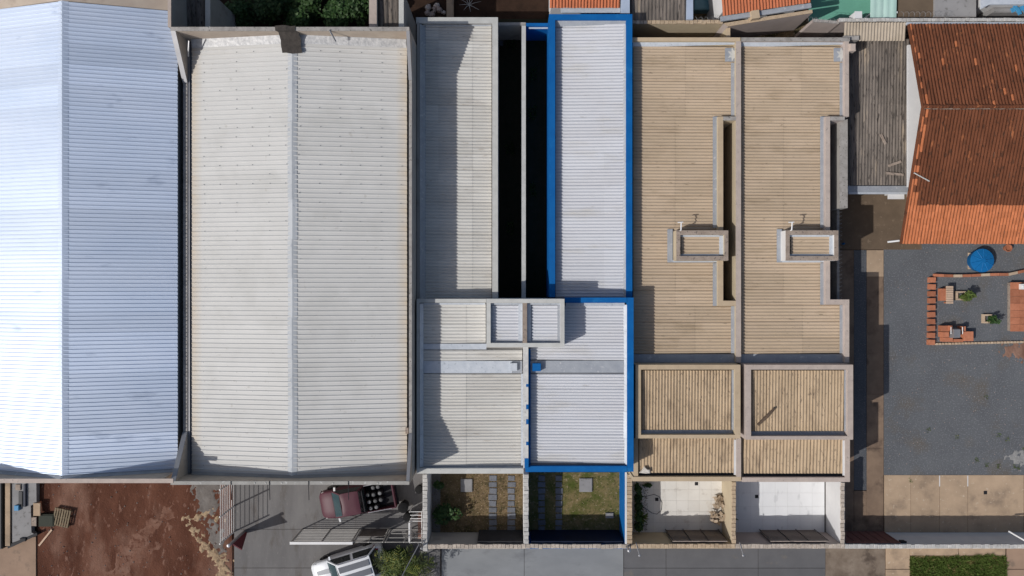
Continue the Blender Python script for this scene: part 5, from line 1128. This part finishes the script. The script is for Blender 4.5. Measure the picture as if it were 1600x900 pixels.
# white car
wc = bpy.data.objects.new('white_car', None); COL.objects.link(wc); WL[wc] = Vector((0,0,0))
tag(wc, 'white car with grey striped roof parked by the palm at the bottom edge', 'car')
body = loft([ring(X(.0),.60,.70,.3,.01,.06), ring(X(.07),.74,.80,.25,.02), ring(X(.3),.84,.90,.2,.03), ring(X(1.15),.87,1.02,.18,.03), ring(X(2.2),.88,1.04,.18,.0), ring(X(3.6),.88,1.04,.18,.0), ring(X(4.15),.84,1.02,.22,.0), ring(X(4.3),.74,.92,.3,.0)])
part('body', body, 'silver', wc, True)
cabin(wc, (X(1.1),X(4.1)), (X(1.75),X(3.75)), .84, .64, 1.0, 1.58, 'silver', .04)
for y in (-.30,.22): part('roof_panel', MB().box(X(1.86),y-.14,1.60,X(3.66),y+.20,1.635), 'greyroof', wc)
for s in (-1,1):
    part('roof_rail', MB().tube([(X(1.85),s*.6,1.6),(X(1.95),s*.6,1.67),(X(3.5),s*.6,1.67),(X(3.62),s*.6,1.6)], .022, 6), 'steel', wc)
    part('headlight', MB().hexa([(X(.04),s*.5,.62),(X(.28),s*.83,.66),(X(.4),s*.84,.66),(X(.16),s*.5,.64)],[(X(.06),s*.5,.78),(X(.26),s*.80,.85),(X(.45),s*.80,.90),(X(.18),s*.5,.84)]), 'glass', wc)
    part('taillight', MB().hexa([(X(3.95),s*.80,.8),(X(4.22),s*.60,.8),(X(4.27),s*.66,.8),(X(4.0),s*.88,.8)],[(X(3.88),s*.74,1.07),(X(4.17),s*.55,1.07),(X(4.22),s*.62,1.06),(X(3.92),s*.84,1.06)]), 'redlamp', wc)
for y in (-.3,.25): part('hood_stripe', MB().add([(X(.35),y-.12,.945),(X(.35),y+.12,.945),(X(1.12),y+.14,1.062),(X(1.12),y-.14,1.062)], [(0,1,2,3)]), 'greyroof', wc)
mirrors(wc, X(1.35), .88, 1.02, 'silver'); wheels(wc, (X(.85),X(3.45)), .87, .33)
cz2 = P(545,889,1.0); wc.location = (cz2.x,cz2.y,.02); wc.rotation_euler.z = math.radians(17)

# ================================================================== PALM, CABLE
def palm(label, px, py, h, nfr, L, seed):
    r_ = np.random.default_rng(seed); c = P(px,py,h); rt = root('palm', label, 'palm', (c.x,c.y,0), 'palms at the driveway entrance')
    part('trunk', MB().tube([(c.x-.05,c.y-.05,0),(c.x,c.y,h*.6),(c.x,c.y,h)], [.10,.08,.06], 8), 'bark', rt)
    for i in range(nfr):
        a = 6.283*i/nfr+r_.uniform(-.2,.2); l = L*r_.uniform(.75,1.1); up = r_.uniform(-.1,1.1); d = Vector((math.cos(a),math.sin(a),0)); s = Vector((-d.y,d.x,0)); mb = MB(); st = []
        for q in range(10):
            t = q/9; st.append(Vector((c.x,c.y,h))+d*l*t*(1-.12*t)+Vector((0,0,l*(up*t-.85*t*t*(.4+.5*up)))))
        mb.tube(st, [.018*(1-.8*q/9)+.003 for q in range(10)], 4)
        for q in range(1,10):
            for sub in (0,):
                j = min(q+1,9); b = st[q].lerp(st[j],sub); ll = l*.30*math.sin(math.pi*min(.97,(q+sub)/10.5+.12))+.05
                for sd in (-1,1):
                    e = b+s*sd*ll*r_.uniform(.6,.95)+d*ll*r_.uniform(.4,.8)+Vector((0,0,-.2*ll+r_.uniform(-.1,.1))); w_ = d*.034; m1 = b.lerp(e,.45)+Vector((0,0,.03))
                    mb.add([b-w_*.5,b+w_*.5,m1+w_,m1-w_,e], [(0,1,2,3),(3,2,4)])
        part('frond', mb, 'leaf_p', rt)
for i,(x,y,h,n_,L_,l_) in enumerate([(601,880,1.4,11,1.0,'yellow-green palm over the tail of the white car'),(628,890,2.0,12,1.45,'tallest feathery palm in the middle of the clump'),(655,884,1.5,10,1.1,'feathery palm nearest the courtyard corner'),(640,915,1.2,10,1.1,'low palm at the bottom edge of the photo')]):
    palm(l_, x, y, h, n_, L_, 3+i)
bush('shrub', 'dark shrub below the tallest palm', 628, 884, 1.3, .8, .7, 700, .17, 'leaf_d')
bush('shrub', 'dark leafy shrub under the palms by the fence', 622, 862, .8, .35, .7, 400, .14, 'leaf_d')
a = P(655,850,2.3); b = Vector((P(612,930,3.2).x, P(612,930,3.2).y, 3.6))
thing('service_cable', MB().tube([a.lerp(b,t)+Vector((0,0,-.25*math.sin(math.pi*t))) for t in np.linspace(0,1,9)], .022, 5), 'steel', 'grey service cable running from the courtyard corner over the palms', 'cable')
p = P(659,856,2.4); thing('service_post', MB().lathe((p.x,p.y,0), [(.05,0),(.05,2.4),(.07,2.42),(.07,2.5),(.02,2.53)], 10), 'greym', 'grey service post at the corner of courtyard wall and palms', 'post')
